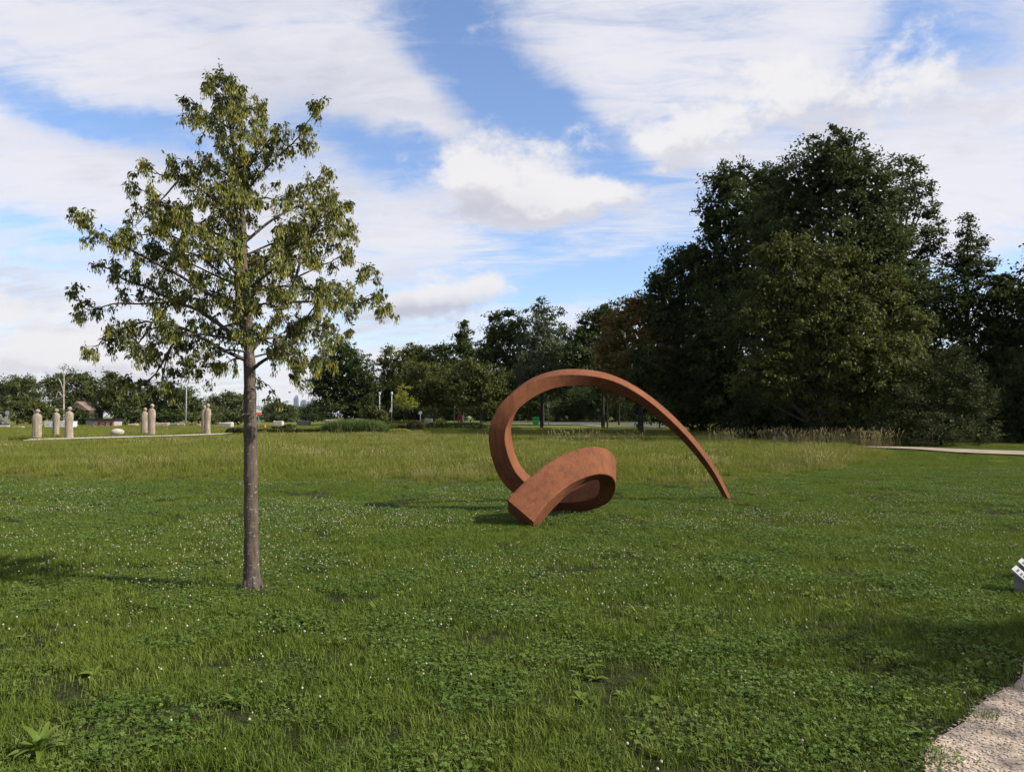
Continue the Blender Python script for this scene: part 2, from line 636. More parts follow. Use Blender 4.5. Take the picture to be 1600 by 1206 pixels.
# foliage
M['leaf_dark'] = leaf_mat('leaf_dark', (0.0227, 0.0339, 0.0094), (0.0454, 0.0635, 0.0170), (0.0671, 0.0840, 0.0227), spec=0.12, rough=0.65)
M['leaf_ash'] = leaf_mat('leaf_ash', (0.0260, 0.0369, 0.0113), (0.0498, 0.0656, 0.0207), (0.0737, 0.0881, 0.0283), spec=0.12, rough=0.65)
M['leaf_mid'] = leaf_mat('leaf_mid', (0.0368, 0.0441, 0.0103), (0.0693, 0.0769, 0.0179), (0.0974, 0.1005, 0.0264), spec=0.12, rough=0.65)
M['leaf_olive'] = leaf_mat('leaf_olive', (0.0433, 0.0532, 0.0141), (0.0822, 0.0922, 0.0245), (0.1104, 0.1128, 0.0321), spec=0.12, rough=0.65)
M['leaf_grey'] = leaf_mat('leaf_grey', (0.0406, 0.0517, 0.0266), (0.0738, 0.0886, 0.0458), (0.0959, 0.1107, 0.0590), spec=0.12, rough=0.65)
M['leaf_autumn'] = leaf_mat('leaf_autumn', (0.066, 0.062, 0.019), (0.150, 0.105, 0.032), (0.235, 0.125, 0.041), spec=0.12, rough=0.65)
M['leaf_far'] = leaf_mat('leaf_far', (0.045, 0.058, 0.020), (0.080, 0.094, 0.032), (0.105, 0.115, 0.042), spec=0.1, rough=0.7)
M['leaf_yellow'] = leaf_mat('leaf_yellow', (0.1394, 0.1558, 0.0246), (0.2214, 0.2296, 0.0410), (0.2706, 0.2542, 0.0574), transl=0.4)
M['leaf_bush'] = leaf_mat('leaf_bush', (0.0241, 0.0312, 0.0108), (0.0467, 0.0553, 0.0191), (0.0673, 0.0708, 0.0271), spec=0.12, rough=0.65)
M['leaf_young'] = leaf_mat('leaf_young', (0.0384, 0.0532, 0.0151), (0.0767, 0.0943, 0.0254), (0.1119, 0.1210, 0.0359), transl=0.34, spec=0.2, rough=0.5)
M['seed_key'] = leaf_mat('seed_key', (0.1667, 0.1725, 0.0374), (0.2587, 0.2507, 0.0572), (0.3335, 0.2932, 0.0858), transl=0.4, spec=0.15)
M['reed'] = leaf_mat('reed', (0.0369, 0.0615, 0.0131), (0.0697, 0.1025, 0.0230), (0.0984, 0.1230, 0.0328), transl=0.3)
M['redleaf'] = leaf_mat('redleaf', (0.0451, 0.0328, 0.0180), (0.0779, 0.0558, 0.0279), (0.0984, 0.0943, 0.0328))

# lawn
GRASS_W = (0.6, (0.075, 0.105, 0.024))
M['blade'] = leaf_mat('blade', (0.0415, 0.0704, 0.0106), (0.0975, 0.1426, 0.0199), (0.2030, 0.2030, 0.0704), transl=0.26, rough=0.55, spec=0.09, worldvar=(0.45, (0.1100, 0.1398, 0.0234)), random_inst=True)
M['clover'] = leaf_mat('clover', (0.0397, 0.0722, 0.0133), (0.0866, 0.1353, 0.0243), (0.1398, 0.1759, 0.0487), transl=0.24, rough=0.55, spec=0.10, random_inst=True)
M['weed'] = leaf_mat('weed', (0.0615, 0.1025, 0.0148), (0.1107, 0.1558, 0.0262), (0.1517, 0.1886, 0.0451), transl=0.3, rough=0.5, spec=0.12, random_inst=True)
M['meadow'] = leaf_mat('meadow', (0.068, 0.094, 0.014), (0.134, 0.156, 0.027), (0.235, 0.225, 0.066), transl=0.32, rough=0.6, spec=0.08, worldvar=(0.22, (0.182, 0.178, 0.046)), random_inst=True)


def ground_mat():
    m = bpy.data.materials.new('lawn_soil')
    m.use_nodes = True
    nt = m.node_tree
    E.nt = nt
    b = nt.nodes['Principled BSDF']
    g = nt.nodes.new('ShaderNodeNewGeometry').outputs['Position']
    n0 = smooth(noise(g, 0.05, 4, 0.6), 0.35, 0.65)
    n1 = smooth(noise(g, 0.5, 5, 0.65), 0.35, 0.68)
    n2 = smooth(noise(g, 9.0, 5, 0.7), 0.3, 0.7)
    sp = nt.nodes.new('ShaderNodeSeparateXYZ')
    nt.links.new(g, sp.inputs[0])
    far = smooth(E(sp.outputs[1]), 17.0, 24.0)
    near_gap_c = mixc(n2, (0.022, 0.026, 0.010), (0.048, 0.056, 0.018))  # near soil, with the shade between blades put into its colour
    mead = mixc(n1, (0.115, 0.130, 0.026), (0.165, 0.160, 0.040))
    mead = mixc(n2 * 0.5, mead, (0.055, 0.075, 0.018))
    mead = mixc(n0 * 0.4, mead, (0.085, 0.12, 0.028))
    nt.links.new(mixc(far, near_gap_c, mead), b.inputs['Base Color'])
    b.inputs['Roughness'].default_value = 0.95
    b.inputs['Specular IOR Level'].default_value = 0.05
    bm = nt.nodes.new('ShaderNodeBump')
    bm.inputs['Strength'].default_value = 0.9
    bm.inputs['Distance'].default_value = 0.06
    nt.links.new(n2.k, bm.inputs['Height'])
    nt.links.new(bm.outputs[0], b.inputs['Normal'])
    return m


M['ground'] = ground_mat()


def gravel_mat():
    m = bpy.data.materials.new('gravel')
    m.use_nodes = True
    nt = m.node_tree
    E.nt = nt
    b = nt.nodes['Principled BSDF']
    g = nt.nodes.new('ShaderNodeNewGeometry').outputs['Position']
    vo = nt.nodes.new('ShaderNodeTexVoronoi')
    nt.links.new(g, vo.inputs['Vector'])
    vo.inputs['Scale'].default_value = 75
    se = nt.nodes.new('ShaderNodeSeparateColor')
    nt.links.new(vo.outputs['Color'], se.inputs[0])
    rnd = E(se.outputs[0])
    n1 = smooth(noise(g, 1.4, 5, 0.6), 0.35, 0.68)
    c = mixc(rnd, (0.24, 0.185, 0.14), (0.42, 0.345, 0.275))
    c = mixc(n1 * 0.35, c, (0.26, 0.19, 0.14))
    nt.links.new(c, b.inputs['Base Color'])
    b.inputs['Roughness'].default_value = 0.95
    b.inputs['Specular IOR Level'].default_value = 0.1
    bm = nt.nodes.new('ShaderNodeBump')
    bm.inputs['Strength'].default_value = 0.8
    bm.inputs['Distance'].default_value = 0.006
    inv = E(vo.outputs['Distance']) * -1.0
    nt.links.new(inv.k, bm.inputs['Height'])
    nt.links.new(bm.outputs[0], b.inputs['Normal'])
    return m


M['gravel'] = gravel_mat()
M['pebble'] = leaf_mat('pebble', (0.2132, 0.1640, 0.1271), (0.3608, 0.3034, 0.2460), (0.4592, 0.4100, 0.3526), transl=0.0, rough=0.9, spec=0.15, tint=False)
def robe_mat():
    m = mat('carved_stone', (0.34, 0.275, 0.205), 0.9, 0.15)
    nt = m.node_tree
    E.nt = nt
    t = nt.nodes.new('ShaderNodeTexCoord').outputs['Object']
    mp = nt.nodes.new('ShaderNodeMapping')
    mp.inputs['Scale'].default_value = (16, 16, 1.6)
    nt.links.new(t, mp.inputs[0])
    f = smooth(noise(mp.outputs[0], 1.0, 6, 0.65), 0.34, 0.66)
    g = smooth(noise(t, 3.5, 5, 0.6), 0.35, 0.65)
    c = mixc(f, (0.35, 0.285, 0.215), (0.17, 0.135, 0.10))
    c = mixc(g * 0.4, c, (0.33, 0.28, 0.22))
    b = nt.nodes['Principled BSDF']
    nt.links.new(c, b.inputs['Base Color'])
    bm = nt.nodes.new('ShaderNodeBump')
    bm.inputs['Strength'].default_value = 0.9
    bm.inputs['Distance'].default_value = 0.03
    nt.links.new(f.k, bm.inputs['Height'])
    nt.links.new(bm.outputs[0], b.inputs['Normal'])
    return m


M['robe'] = robe_mat()
M['plate'] = mat('plate_white', (0.25, 0.25, 0.26), 0.5, 0.3)
M['print'] = mat('plate_print', (0.03, 0.03, 0.035), 0.6, 0.2)
M['white_gravel'] = mat('white_gravel', (0.38, 0.35, 0.30), 0.95, 0.1, var=(0.28, 0.255, 0.215), vscale=1.5, bump=0.5, bscale=20)

# ------------------------------------------------------------------ ground
def build_ground():
    ys = np.concatenate([np.linspace(-40, 0, 9)[:-1], np.linspace(0, 30, 61)[:-1], np.linspace(30, 130, 68)[:-1],
                         np.linspace(130, 400, 28)[:-1], np.geomspace(400, 14000, 14)])
    xs = np.concatenate([-np.geomspace(200, 14000, 12)[::-1], np.linspace(-190, -50, 22)[:-1], np.linspace(-50, 50, 81)[:-1],
                         np.linspace(50, 190, 22), np.geomspace(200, 14000, 12)])
    X, Y = np.meshgrid(xs, ys)
    Z = terrain(X, Y)
    v = np.stack([X, Y, Z], -1).reshape(-1, 3)
    nx, ny = len(xs), len(ys)
    i = (np.arange(ny - 1)[:, None] * nx + np.arange(nx - 1)[None, :]).ravel()
    q = np.stack([i, i + 1, i + nx + 1, i + nx], 1)
    me = np_mesh('lawn_ground', v, q, M['ground'])
    me.polygons.foreach_set('use_smooth', [True] * len(q))
    o = link('ground', me)
    tag(o, 'green lawn and meadow ground running out to the far fields', kind='structure')


build_ground()


def strip(name, left, right, m, lift, label, per=8, kind='structure', cols=3):
    """a sheet between two edge lines lying on the terrain"""
    L = catmull([(p[0], p[1], 0) for p in left], per)
    Rr = catmull([(p[0], p[1], 0) for p in right], per)
    n = min(len(L), len(Rr))
    v, q = [], []
    for i in range(n):
        for c in range(cols + 1):
            t = c / cols
            p = L[i] * (1 - t) + Rr[i] * t
            v.append((p[0], p[1], float(terrain(p[0], p[1])) + lift))
    w = cols + 1
    for i in range(n - 1):
        for c in range(cols):
            q.append((i * w + c, i * w + c + 1, (i + 1) * w + c + 1, (i + 1) * w + c))
    o = link(name, np_mesh(name, v, q, m))
    tag(o, label, kind=kind)
    return o


# gravel path in the near right corner: its left edge runs (1.9, 3.57) -> (3.3, 4.96)
def gravel_edge(y):
    y = np.asarray(y, float)
    return 1.88 + (y - 3.57) * 0.98 + 0.05 * np.sin(y * 4.1 + 0.5) + 0.035 * np.sin(y * 9.3) + 0.10 * np.maximum(y - 5.0, 0)


gy = np.linspace(0.6, 9.0, 43)
strip('gravel_path', [(float(gravel_edge(y)) - 0.06, y) for y in gy], [(float(gravel_edge(y)) + 2.7, y) for y in gy], M['gravel'], 0.008,
      'beige gravel path cutting the near right corner of the lawn', per=2, cols=10)
# pale path on the right, in front of the trees
pe = [G(1340, 699.6), G(1420, 700.6), G(1500, 704), G(1600, 707.5)]
pn = [G(1340, 700.6), G(1420, 703.8), G(1500, 709.5), G(1600, 714)]
def ext(ps, k): return [(p.x, p.y) for p in ps] + [(ps[-1].x + (ps[-1].x - ps[-2].x) * k, ps[-1].y + (ps[-1].y - ps[-2].y) * k)]
strip('footpath', ext(pe, 3), ext(pn, 3), mat('footpath_gravel', (0.29, 0.24, 0.195), 0.95, 0.1, var=(0.20, 0.165, 0.13), vscale=1.2, bump=.5), 0.09,
      'pale sandy footpath running along the foot of the dark trees')
# asphalt road seen under the arch
strip('road', [GX(700, 118), GX(800, 114), GX(880, 116), GX(960, 122), GX(1060, 128)], [GX(700, 104), GX(800, 99), GX(880, 96), GX(940, 87), GX(1030, 70)], M['asphalt'], 0.02,
      'grey asphalt road bending behind the rusty arch')
strip('road_kerb', [GX(800, 98.5), GX(880, 95.5), GX(940, 86.5), GX(1030, 69.5)], [GX(800, 97.2), GX(880, 94.2), GX(940, 85.2), GX(1030, 68.4)], M['concrete'], 0.06,
      'pale concrete kerb along the near side of the road')
# pale strip that the robed statues stand on
sa, sb = G(30, 691), G(350, 681)
strip('statue_strip', [(sa.x, sa.y + 1.2), (sb.x, sb.y + 2.2)], [tuple(GX(36, sa.y - 2.2))[:2], tuple(GX(346, sb.y - 2.0))[:2]], M['white_gravel'], 0.19,
      'long pale gravel strip under the robed stone statues', per=12)


# ------------------------------------------------------------------ rusty steel spiral
def build_sculpture():
    # hoop: its outer front edge (px, py, Y), outward normal (x, up, towards viewer), width, thickness
    hoop = [
        (834, 814, 11.38, -.16, .42, .89, .53, .37),
        (850, 792, 11.52, -.22, .44, .87, .53, .33),
        (871, 771, 11.70, -.25, .45, .86, .52, .29),
        (893, 755, 11.90, -.18, .46, .87, .51, .27),
        (918, 744, 12.10, -.02, .48, .88, .50, .26),
        (939, 740, 12.25, .24, .46, .86, .48, .26),
        (955, 744, 12.45, .57, .37, .73, .46, .26),
        (962, 755, 12.70, .93, .12, .35, .44, .27),
        (960, 771, 12.95, .90, -.32, -.25, .42, .27),
        (945, 789, 13.15, .55, -.62, -.56, .43, .27),
        (908, 800, 13.30, .08, -.75, -.65, .43, .27),
        (865, 801, 13.38, -.35, -.70, -.62, .40, .27),
        (828, 788, 13.42, -.75, -.55, -.36, .34, .29),
    ]
    axis = np.array((.05, -.75, -.66))
    Q = np.array([P(h[0], h[1], h[2]) for h in hoop])
    TQ = unit(np.gradient(Q, axis=0))
    hc = []
    for q_, t_, h in zip(Q, TQ, hoop):
        n = np.array((h[3], -h[5], h[4])); n = n - t_ * n.dot(t_); n /= np.linalg.norm(n)
        bf = np.cross(n, t_); bf /= np.linalg.norm(bf)
        if bf.dot(axis) < 0: bf = -bf
        hc.append((q_ - n * h[7] * .5 - bf * h[6] * .5, n, h[6], h[7]))
    # arch: (px, py, Y of the beam's centre, normal, size)
    st = [
        (798, 738, 13.50, -.86, -.34, -.36, .325, 'c'),
        (782, 690, 13.42, -.92, -.02, -.38, .31, 'c'),
        (786, 655, 13.42, -.93, .34, -.22, .295, 'c'),
        (806, 625, 13.45, -.74, .67, .04, .28, 'c'),
        (846, 599, 13.55, -.34, .88, .32, .25, 'c'),
        (895, 589.5, 13.75, .02, .84, .53, .225, 'c'),
        (953, 597, 14.00, .25, .76, .59, .205, 'c'),
        (1010, 627, 14.35, .42, .60, .67, .18, 'c'),
        (1067, 677, 14.80, .52, .42, .74, .155, 'c'),
        (1109, 729, 15.20, .56, .32, .76, .125, 'c'),
        (1137, 779, 15.50, .58, .26, .77, .095, 'c'),
    ]
    C, Nn, S = [], [], []
    for p, n, w_, r_ in hc:
        C.append(p); Nn.append(n); S.append([w_, r_])
    for (px, py, Y, nx, nz, nt_, s_, kd) in st:
        n = np.array((nx, -nt_, nz)); n /= np.linalg.norm(n)
        C.append(np.array(P(px, py, Y))); Nn.append(n); S.append([s_, s_])
    per = 9
    C = catmull(C, per); Nn = unit(catmull(Nn, per)); S = catmull(S, per)
    # put the block end and tip on the ground
    n = len(C)
    T = unit(np.gradient(C, axis=0))
    root = empty('steel_spiral', (0.9, 13.0, 0))
    org = np.array((0.9, 13.0, 0))
    mb = MB()
    ch = 0.06
    prof = [(-1 + ch, -1), (1 - ch, -1), (1, -1 + ch), (1, 1 - ch), (1 - ch, 1), (-1 + ch, 1), (-1, 1 - ch), (-1, -1 + ch)]
    rings = []
    for i in range(n):
        nn = Nn[i] - T[i] * np.dot(Nn[i], T[i]); nn /= np.linalg.norm(nn)
        b = np.cross(T[i], nn)
        bs = 1.0 if b.dot(axis) > 0 or i > 60 else -1.0
        cut = .09 * max(0.0, 1 - i / 9.0)          # the block's end is cut on the slant
        rings.append([C[i] - org + (nn * q * S[i][1] + b * p_ * S[i][0]) * 0.5 + T[i] * cut * (1 - bs * p_) * .5 for p_, q in prof])
    vs = [v for r in rings for v in r]
    fs = []
    for i in range(n - 1):
        for k_ in range(8):
            j = (k_ + 1) % 8
            fs.append((i * 8 + k_, i * 8 + j, (i + 1) * 8 + j, (i + 1) * 8 + k_))
    fs.append(tuple(reversed(range(8)))); fs.append(tuple((n - 1) * 8 + k_ for k_ in range(8)))
    mb.add(vs, fs)
    o = mb.build('beam', M['rust'], root)
    sm = np.ones(len(fs), bool)
    o.data.polygons.foreach_set('use_smooth', sm)
    bpy.context.view_layer.update()
    me = o.data
    # keep the four long edges crisp
    se = me.attributes.new('sharp_face', 'BOOLEAN', 'FACE') if 'sharp_face' not in me.attributes else me.attributes['sharp_face']
    se.data.foreach_set('value', np.zeros(len(fs), bool))
    ed = me.attributes.new('sharp_edge', 'BOOLEAN', 'EDGE')
    flag = np.zeros(len(me.edges), bool)
    for e in me.edges:
        a, b_ = e.vertices
        if abs(a - b_) >= 8 and abs(a - b_) % 8 == 0: flag[e.index] = True
    for e in me.edges:
        a, b_ = e.vertices
        if a // 8 == b_ // 8 and (a // 8 in (0, n - 1)): flag[e.index] = True
    ed.data.foreach_set('value', flag)
    # weld seams, slightly proud bands
    for fr in (0.50, 0.778, 0.872, 0.18):
        i = int(fr * (n - 1))
        sb = MB()
        vv = []
        for dd in (-0.007, 0.007):
            nn = Nn[i] - T[i] * np.dot(Nn[i], T[i]); nn /= np.linalg.norm(nn)
            b = np.cross(T[i], nn)
            vv += [C[i] - org + T[i] * dd + nn * q * (S[i][1] * 0.5 + 0.003) + b * p_ * (S[i][0] * 0.5 + 0.003) for p_, q in prof]
        f2 = [(k_, (k_ + 1) % 8, 8 + (k_ + 1) % 8, 8 + k_) for k_ in range(8)] + [tuple(reversed(range(8))), tuple(range(8, 16))]
        sb.add(vv, f2)
        sb.build('weld_seam', M['weld'], root)
    tag(root, 'rust brown steel spiral sculpture curling up into a tapering arch on the lawn', 'sculpture')


build_sculpture()


# ------------------------------------------------------------------ young tree in front
def build_young_tree():
    Y0 = 7.3
    base = P(394, 922, Y0); base.z = 0
    root = empty('young_tree', base)
    B = np.array(base)
    def W(px, py, dy=0.0):
        return np.array(P(px, py, Y0)) * 1.0 + np.array((0, dy, 0)) - B
    rng = np.random.default_rng(21)
    # trunk and leader
    tp = [W(394, 928), W(393, 905), W(393, 860), W(392, 760), W(391, 660), W(390, 578, .0), W(386, 500, .03), W(383, 420, -.03), W(379, 350, .02), W(373, 300, .03), W(368, 245, -.02), W(358, 190, 0), W(349, 152, .02), W(344, 128, .02)]
    tr = [[.098], [.080], [.069], [.065], [.060], [.055], [.044], [.034], [.027], [.022], [.017], [.011], [.007], [.003]]
    tpp, trr = catmull(tp, 6), catmull(tr, 6)[:, 0]
    mb = MB()
    wob = [1 + 0.05 * math.sin(i * 1.7) + 0.03 * math.sin(i * 3.1) for i in range(len(trr))]
    mb.tube(tpp, [a * b for a, b in zip(trr, wob)], 14)
    for a in np.linspace(0, 6.28, 6)[:-1]:            # root flare
        d = np.array((math.cos(a + .3), math.sin(a + .3), 0))
        mb.tube([np.array((0, 0, .15)) + d * .04, np.array((0, 0, .05)) + d * .072, np.array((0, 0, -.04)) + d * .115], [.035, .032, .015], 7)
    mb.build('trunk', M['young_bark'], root, True)
    limbs = [  # (points (px, py, depth offset), start radius)
        ([(391, 580, 0), (412, 566, -.05), (433, 556, -.15), (465, 530, -.3), (500, 500, -.4), (530, 470, -.5)], .020),
        ([(389, 552, 0), (418, 510, .05), (440, 470, .1), (455, 430, .15), (464, 385, .2), (480, 335, .25), (500, 300, .3)], .027),
        ([(440, 470, .1), (480, 470, .05), (520, 472, 0), (560, 476, -.05), (585, 468, -.1), (598, 476, -.1), (608, 486, -.12)], .013),
        ([(520, 472, 0), (540, 450, .1), (560, 436, .15), (572, 432, .2)], .008),
        ([(384, 440, 0), (430, 405, -.1), (470, 385, -.2), (508, 370, -.3), (526, 340, -.3)], .016),
        ([(381, 380, 0), (420, 340, .1), (460, 310, .25), (495, 308, .3), (520, 306, .35)], .015),
        ([(376, 310, 0), (410, 280, -.1), (440, 255, -.15), (470, 232, -.2), (490, 203, -.2), (508, 180, -.22)], .012),
        ([(371, 265, 0), (395, 240, .1), (408, 215, .15), (404, 180, .2)], .010),
        ([(364, 220, 0), (376, 185, -.05), (374, 155, -.08), (366, 136, -.1)], .007),
        ([(358, 200, 0), (338, 185, .05), (315, 168, .08), (294, 156, .1)], .007),
        ([(350, 170, 0), (334, 150, -.05), (326, 132, -.05)], .006),
        ([(366, 225, 0), (335, 205, -.08), (318, 200, -.1), (306, 192, -.12)], .008),
        ([(372, 290, 0), (345, 265, .1), (320, 250, .2), (304, 234, .25)], .012),
        ([(378, 345, 0), (340, 315, -.12), (300, 290, -.25), (280, 290, -.3), (264, 286, -.32), (250, 284, -.33)], .013),
        ([(381, 390, 0), (340, 365, .12), (295, 345, .25), (262, 342, .35), (244, 338, .4), (232, 342, .42)], .014),
        ([(383, 420, 0), (335, 378, -.1), (290, 340, -.15), (255, 318, -.18), (236, 306, -.2)], .012),
        ([(384, 452, 0), (325, 425, .15), (270, 398, .2), (235, 378, .22)], .012),
        ([(381, 385, 0), (350, 330, -.2), (322, 285, -.25), (300, 262, -.25)], .011),
        ([(382, 400, 0), (425, 375, .1), (465, 360, .1), (505, 340, .1), (522, 322, .1)], .011),
        ([(386, 500, 0), (345, 470, -.08), (300, 440, -.18), (255, 415, -.25), (215, 395, -.3), (195, 388, -.33), (172, 374, -.35), (152, 358, -.36)], .019),
        ([(388, 545, 0), (350, 515, .08), (300, 482, .18), (255, 465, .25), (205, 440, .3), (168, 428, .33), (140, 410, .35), (124, 402, .37)], .024),
        ([(255, 465, .25), (205, 470, .2), (160, 470, .2), (126, 480, .2), (110, 472, .2), (102, 458, .2)], .009),
        ([(389, 565, 0), (350, 545, -.12), (310, 520, -.25), (265, 510, -.35), (225, 520, -.4), (190, 545, -.42)], .020),
        ([(310, 520, -.25), (290, 545, -.3), (275, 575, -.32), (255, 600, -.33), (232, 605, -.33), (214, 600, -.33)], .012),
        ([(290, 545, -.3), (282, 580, -.35), (280, 605, -.36), (290, 618, -.36)], .008),
        ([(265, 510, -.35), (240, 540, -.3), (215, 545, -.25), (195, 540, -.25)], .008),
        ([(255, 465, .25), (230, 490, .2), (215, 515, .2), (205, 530, .2)], .008),
        ([(455, 430, .15), (490, 410, .2), (515, 400, .2), (530, 390, .2)], .009),
        ([(480, 335, .25), (510, 330, .2), (535, 350, .2)], .008),
        ([(300, 290, -.25), (280, 320, -.3), (250, 350, -.3), (235, 365, -.3)], .009),
        ([(475, 500, -.3), (500, 520, -.3), (515, 545, -.3), (520, 565, -.3)], .008),
        ([(389, 590, 0), (402, 594, .1), (413, 602, .14), (420, 612, .16)], .006),
        ([(389, 575, 0), (370, 560, .2), (345, 555, .4), (320, 565, .5), (300, 585, .55)], .012),
        # limbs towards and away from the viewer
        ([(388, 540, 0), (395, 500, -.4), (410, 455, -.7), (425, 420, -.95)], .018),
        ([(386, 510, 0), (370, 470, .4), (355, 430, .75), (340, 395, 1.0)], .018),
        ([(384, 450, 0), (370, 415, -.35), (345, 385, -.65), (320, 370, -.85)], .016),
        ([(383, 425, 0), (395, 390, .35), (420, 365, .7), (440, 350, .85)], .015),
        ([(380, 370, 0), (385, 335, -.3), (398, 300, -.5), (405, 270, -.6)], .013),
        ([(377, 320, 0), (362, 290, .3), (345, 265, .5), (335, 245, .55)], .012),
        ([(387, 530, 0), (430, 520, .35), (470, 505, .6), (505, 510, .75)], .015),
        ([(387, 535, 0), (345, 530, -.4), (305, 540, -.65), (275, 555, -.75)], .014),
        ([(385, 480, 0), (340, 460, .3), (290, 440, .5), (250, 450, .6)], .014),
        ([(384, 455, 0), (430, 440, -.3), (470, 425, -.5), (510, 425, -.6)], .014),
        ([(370, 255, 0), (380, 225, -.25), (390, 205, -.35), (420, 190, -.4)], .009),
        ([(382, 400, 0), (330, 395, -.3), (285, 385, -.5), (245, 390, -.55)], .013),
        ([(383, 415, 0), (440, 385, .2), (490, 360, .4), (525, 345, .5)], .013),
        ([(387, 520, 0), (420, 530, -.3), (450, 545, -.5), (480, 560, -.55), (505, 575, -.55)], .013),
        ([(386, 505, 0), (350, 500, .25), (310, 510, .4), (270, 530, .45), (245, 545, .45)], .013),
        ([(385, 490, 0), (420, 480, -.2), (450, 490, -.35), (475, 525, -.4), (490, 560, -.4)], .013),
        ([(384, 460, 0), (345, 430, .1), (310, 400, .1), (275, 390, .1), (240, 400, .1)], .013),
        ([(380, 360, 0), (345, 340, .3), (320, 310, .4), (285, 300, .4), (255, 310, .4)], .012),
        ([(377, 320, 0), (400, 300, .2), (430, 300, .3), (470, 280, .3), (490, 255, .3)], .011),
        ([(374, 290, 0), (395, 265, -.1), (420, 235, -.1), (445, 210, -.1)], .010),
        ([(385, 465, 0), (420, 440, .3), (460, 440, .4), (500, 450, .4), (530, 455, .4)], .012),
        ([(388, 550, 0), (360, 550, -.2), (330, 570, -.35), (310, 590, -.4)], .012),
        ([(388, 560, 0), (415, 550, .2), (440, 560, .3), (455, 585, .33)], .010),
    ]
    LP, LA, LN, LL, LW = [], [], [], [], []
    KP, KA, KL = [], [], []
    down = np.array((0, 0, -1.0))

    def put_leaf(p, tdir, sc=1.0):
        a = tdir * rng.uniform(.0, .5) + down * rng.uniform(.5, 1.3) + rng.normal(0, .36, 3)
        a /= np.linalg.norm(a)
        L = rng.uniform(.030, .058) * sc
        LP.append(p + a * (L * .5 + .012)); LA.append(a)
        nn = rng.normal(0, 1, 3); nn[2] = abs(nn[2]) + .3
        LN.append(nn); LL.append(L); LW.append(L * rng.uniform(.30, .62))

    def put_keys(p, m):
        for _ in range(m):
            a = down + rng.normal(0, .22, 3)
            a /= np.linalg.norm(a)
            L = rng.uniform(.030, .050)
            o = rng.normal(0, .018, 3); o[2] = -rng.uniform(.0, .085)
            KP.append(p + o + a * L * .5); KA.append(a); KL.append(L)

    def twig(mb_, p, d, ln, r, depth, sunny):
        n = 5
        pts = [p]
        dd = d.copy()
        for i in range(n):
            dd = dd + np.array((0, 0, .10 if i < 3 else -.16)) + rng.normal(0, .13, 3)
            dd /= np.linalg.norm(dd)
            pts.append(pts[-1] + dd * ln / n)
        mb_.tube(pts, [r * (1 - .75 * i / n) for i in range(n + 1)], 5 if depth == 0 else 4, cap=False)
        for i in range(2, n + 1):
            for _ in range(rng.integers(1, 4) if depth else rng.integers(0, 3)):
                put_leaf(pts[i] + rng.normal(0, .012, 3), dd)
            if depth == 0 and i in (2, 3, 4) and rng.random() < .8:
                sd = dd + rng.normal(0, .75, 3); sd /= np.linalg.norm(sd)
                twig(mb_, pts[i], sd, ln * rng.uniform(.4, .7), r * .6, 1, sunny)
        for _ in range(3): put_leaf(pts[-1] + rng.normal(0, .01, 3), dd, 1.05)
        if rng.random() < sunny:
            put_keys(pts[-1], rng.integers(14, 28))
            if rng.random() < .5: put_keys(pts[3], rng.integers(10, 20))

    for pts, r0 in limbs:
        pp = catmull([W(*p) for p in pts], 5)
        n = len(pp)
        pp = pp + rng.normal(0, .006, pp.shape) * np.linspace(0, 1, n)[:, None]
        rad = [r0 * (1 - .85 * (i / (n - 1)) ** .8) + .0015 for i in range(n)]
        lm = MB()
        lm.tube(pp, rad, 7)
        seg = np.linalg.norm(np.diff(pp, axis=0), axis=1)
        s = np.concatenate([[0], np.cumsum(seg)])
        tot = s[-1]
        q = max(.20, tot * .26)
        while q < tot:
            i = min(np.searchsorted(s, q), n - 1)
            t = pp[i] - pp[i - 1]; t /= np.linalg.norm(t)
            d = t * .55 + rng.normal(0, .62, 3); d[2] += .18
            d /= np.linalg.norm(d)
            sunny = .8 if pp[i][2] > 2.4 else .42
            if pp[i][0] > .25: sunny += .15
            twig(lm, pp[i], d, rng.uniform(.15, .30) * (1.15 - .72 * q / tot), .0042, 0, sunny)
            q += rng.uniform(.050, .090)
        t = pp[-1] - pp[-3]; t /= np.linalg.norm(t)
        for _ in range(2):
            d = t + rng.normal(0, .3, 3); d /= np.linalg.norm(d)
            twig(lm, pp[-1], d, .10, .003, 1, .8)
        lm.build('limb', M['young_bark'], root, True)
    # twigs straight from the leader
    lm = MB()
    for i in range(33, len(tpp) - 2):
        for _ in range(2):
            d = rng.normal(0, 1, 3); d[2] = abs(d[2]) * .4 + .3; d /= np.linalg.norm(d)
            twig(lm, tpp[i], d, rng.uniform(.12, .24), .0035, 0, .5)
    lm.build('twigs', M['young_bark'], root, True)
    LPa = np.array(LP)
    v, q = leaf_arrays(LPa, np.array(LA), np.array(LN), np.array(LL), np.array(LW))
    o = link('leaves', np_mesh('leaves', v, q, M['leaf_young'], np.repeat(rng.random(len(q)), 4)), root)
    o['kind'] = 'stuff'
    KPa = np.array(KP)
    kl = np.array(KL)
    v, q = leaf_arrays(KPa, np.array(KA), rng.normal(0, 1, (len(KPa), 3)), kl, kl * .24)
    o = link('seed_keys', np_mesh('seed_keys', v, q, M['seed_key'], np.repeat(rng.random(len(q)), 4)), root)
    o['kind'] = 'stuff'
    print('young tree', len(LP), 'leaves', len(KP), 'keys')
    tag(root, 'slender young tree with hanging yellow-green seed clusters, alone on the near lawn', 'tree')


build_young_tree()


# ------------------------------------------------------------------ background trees
TRIS = [0]


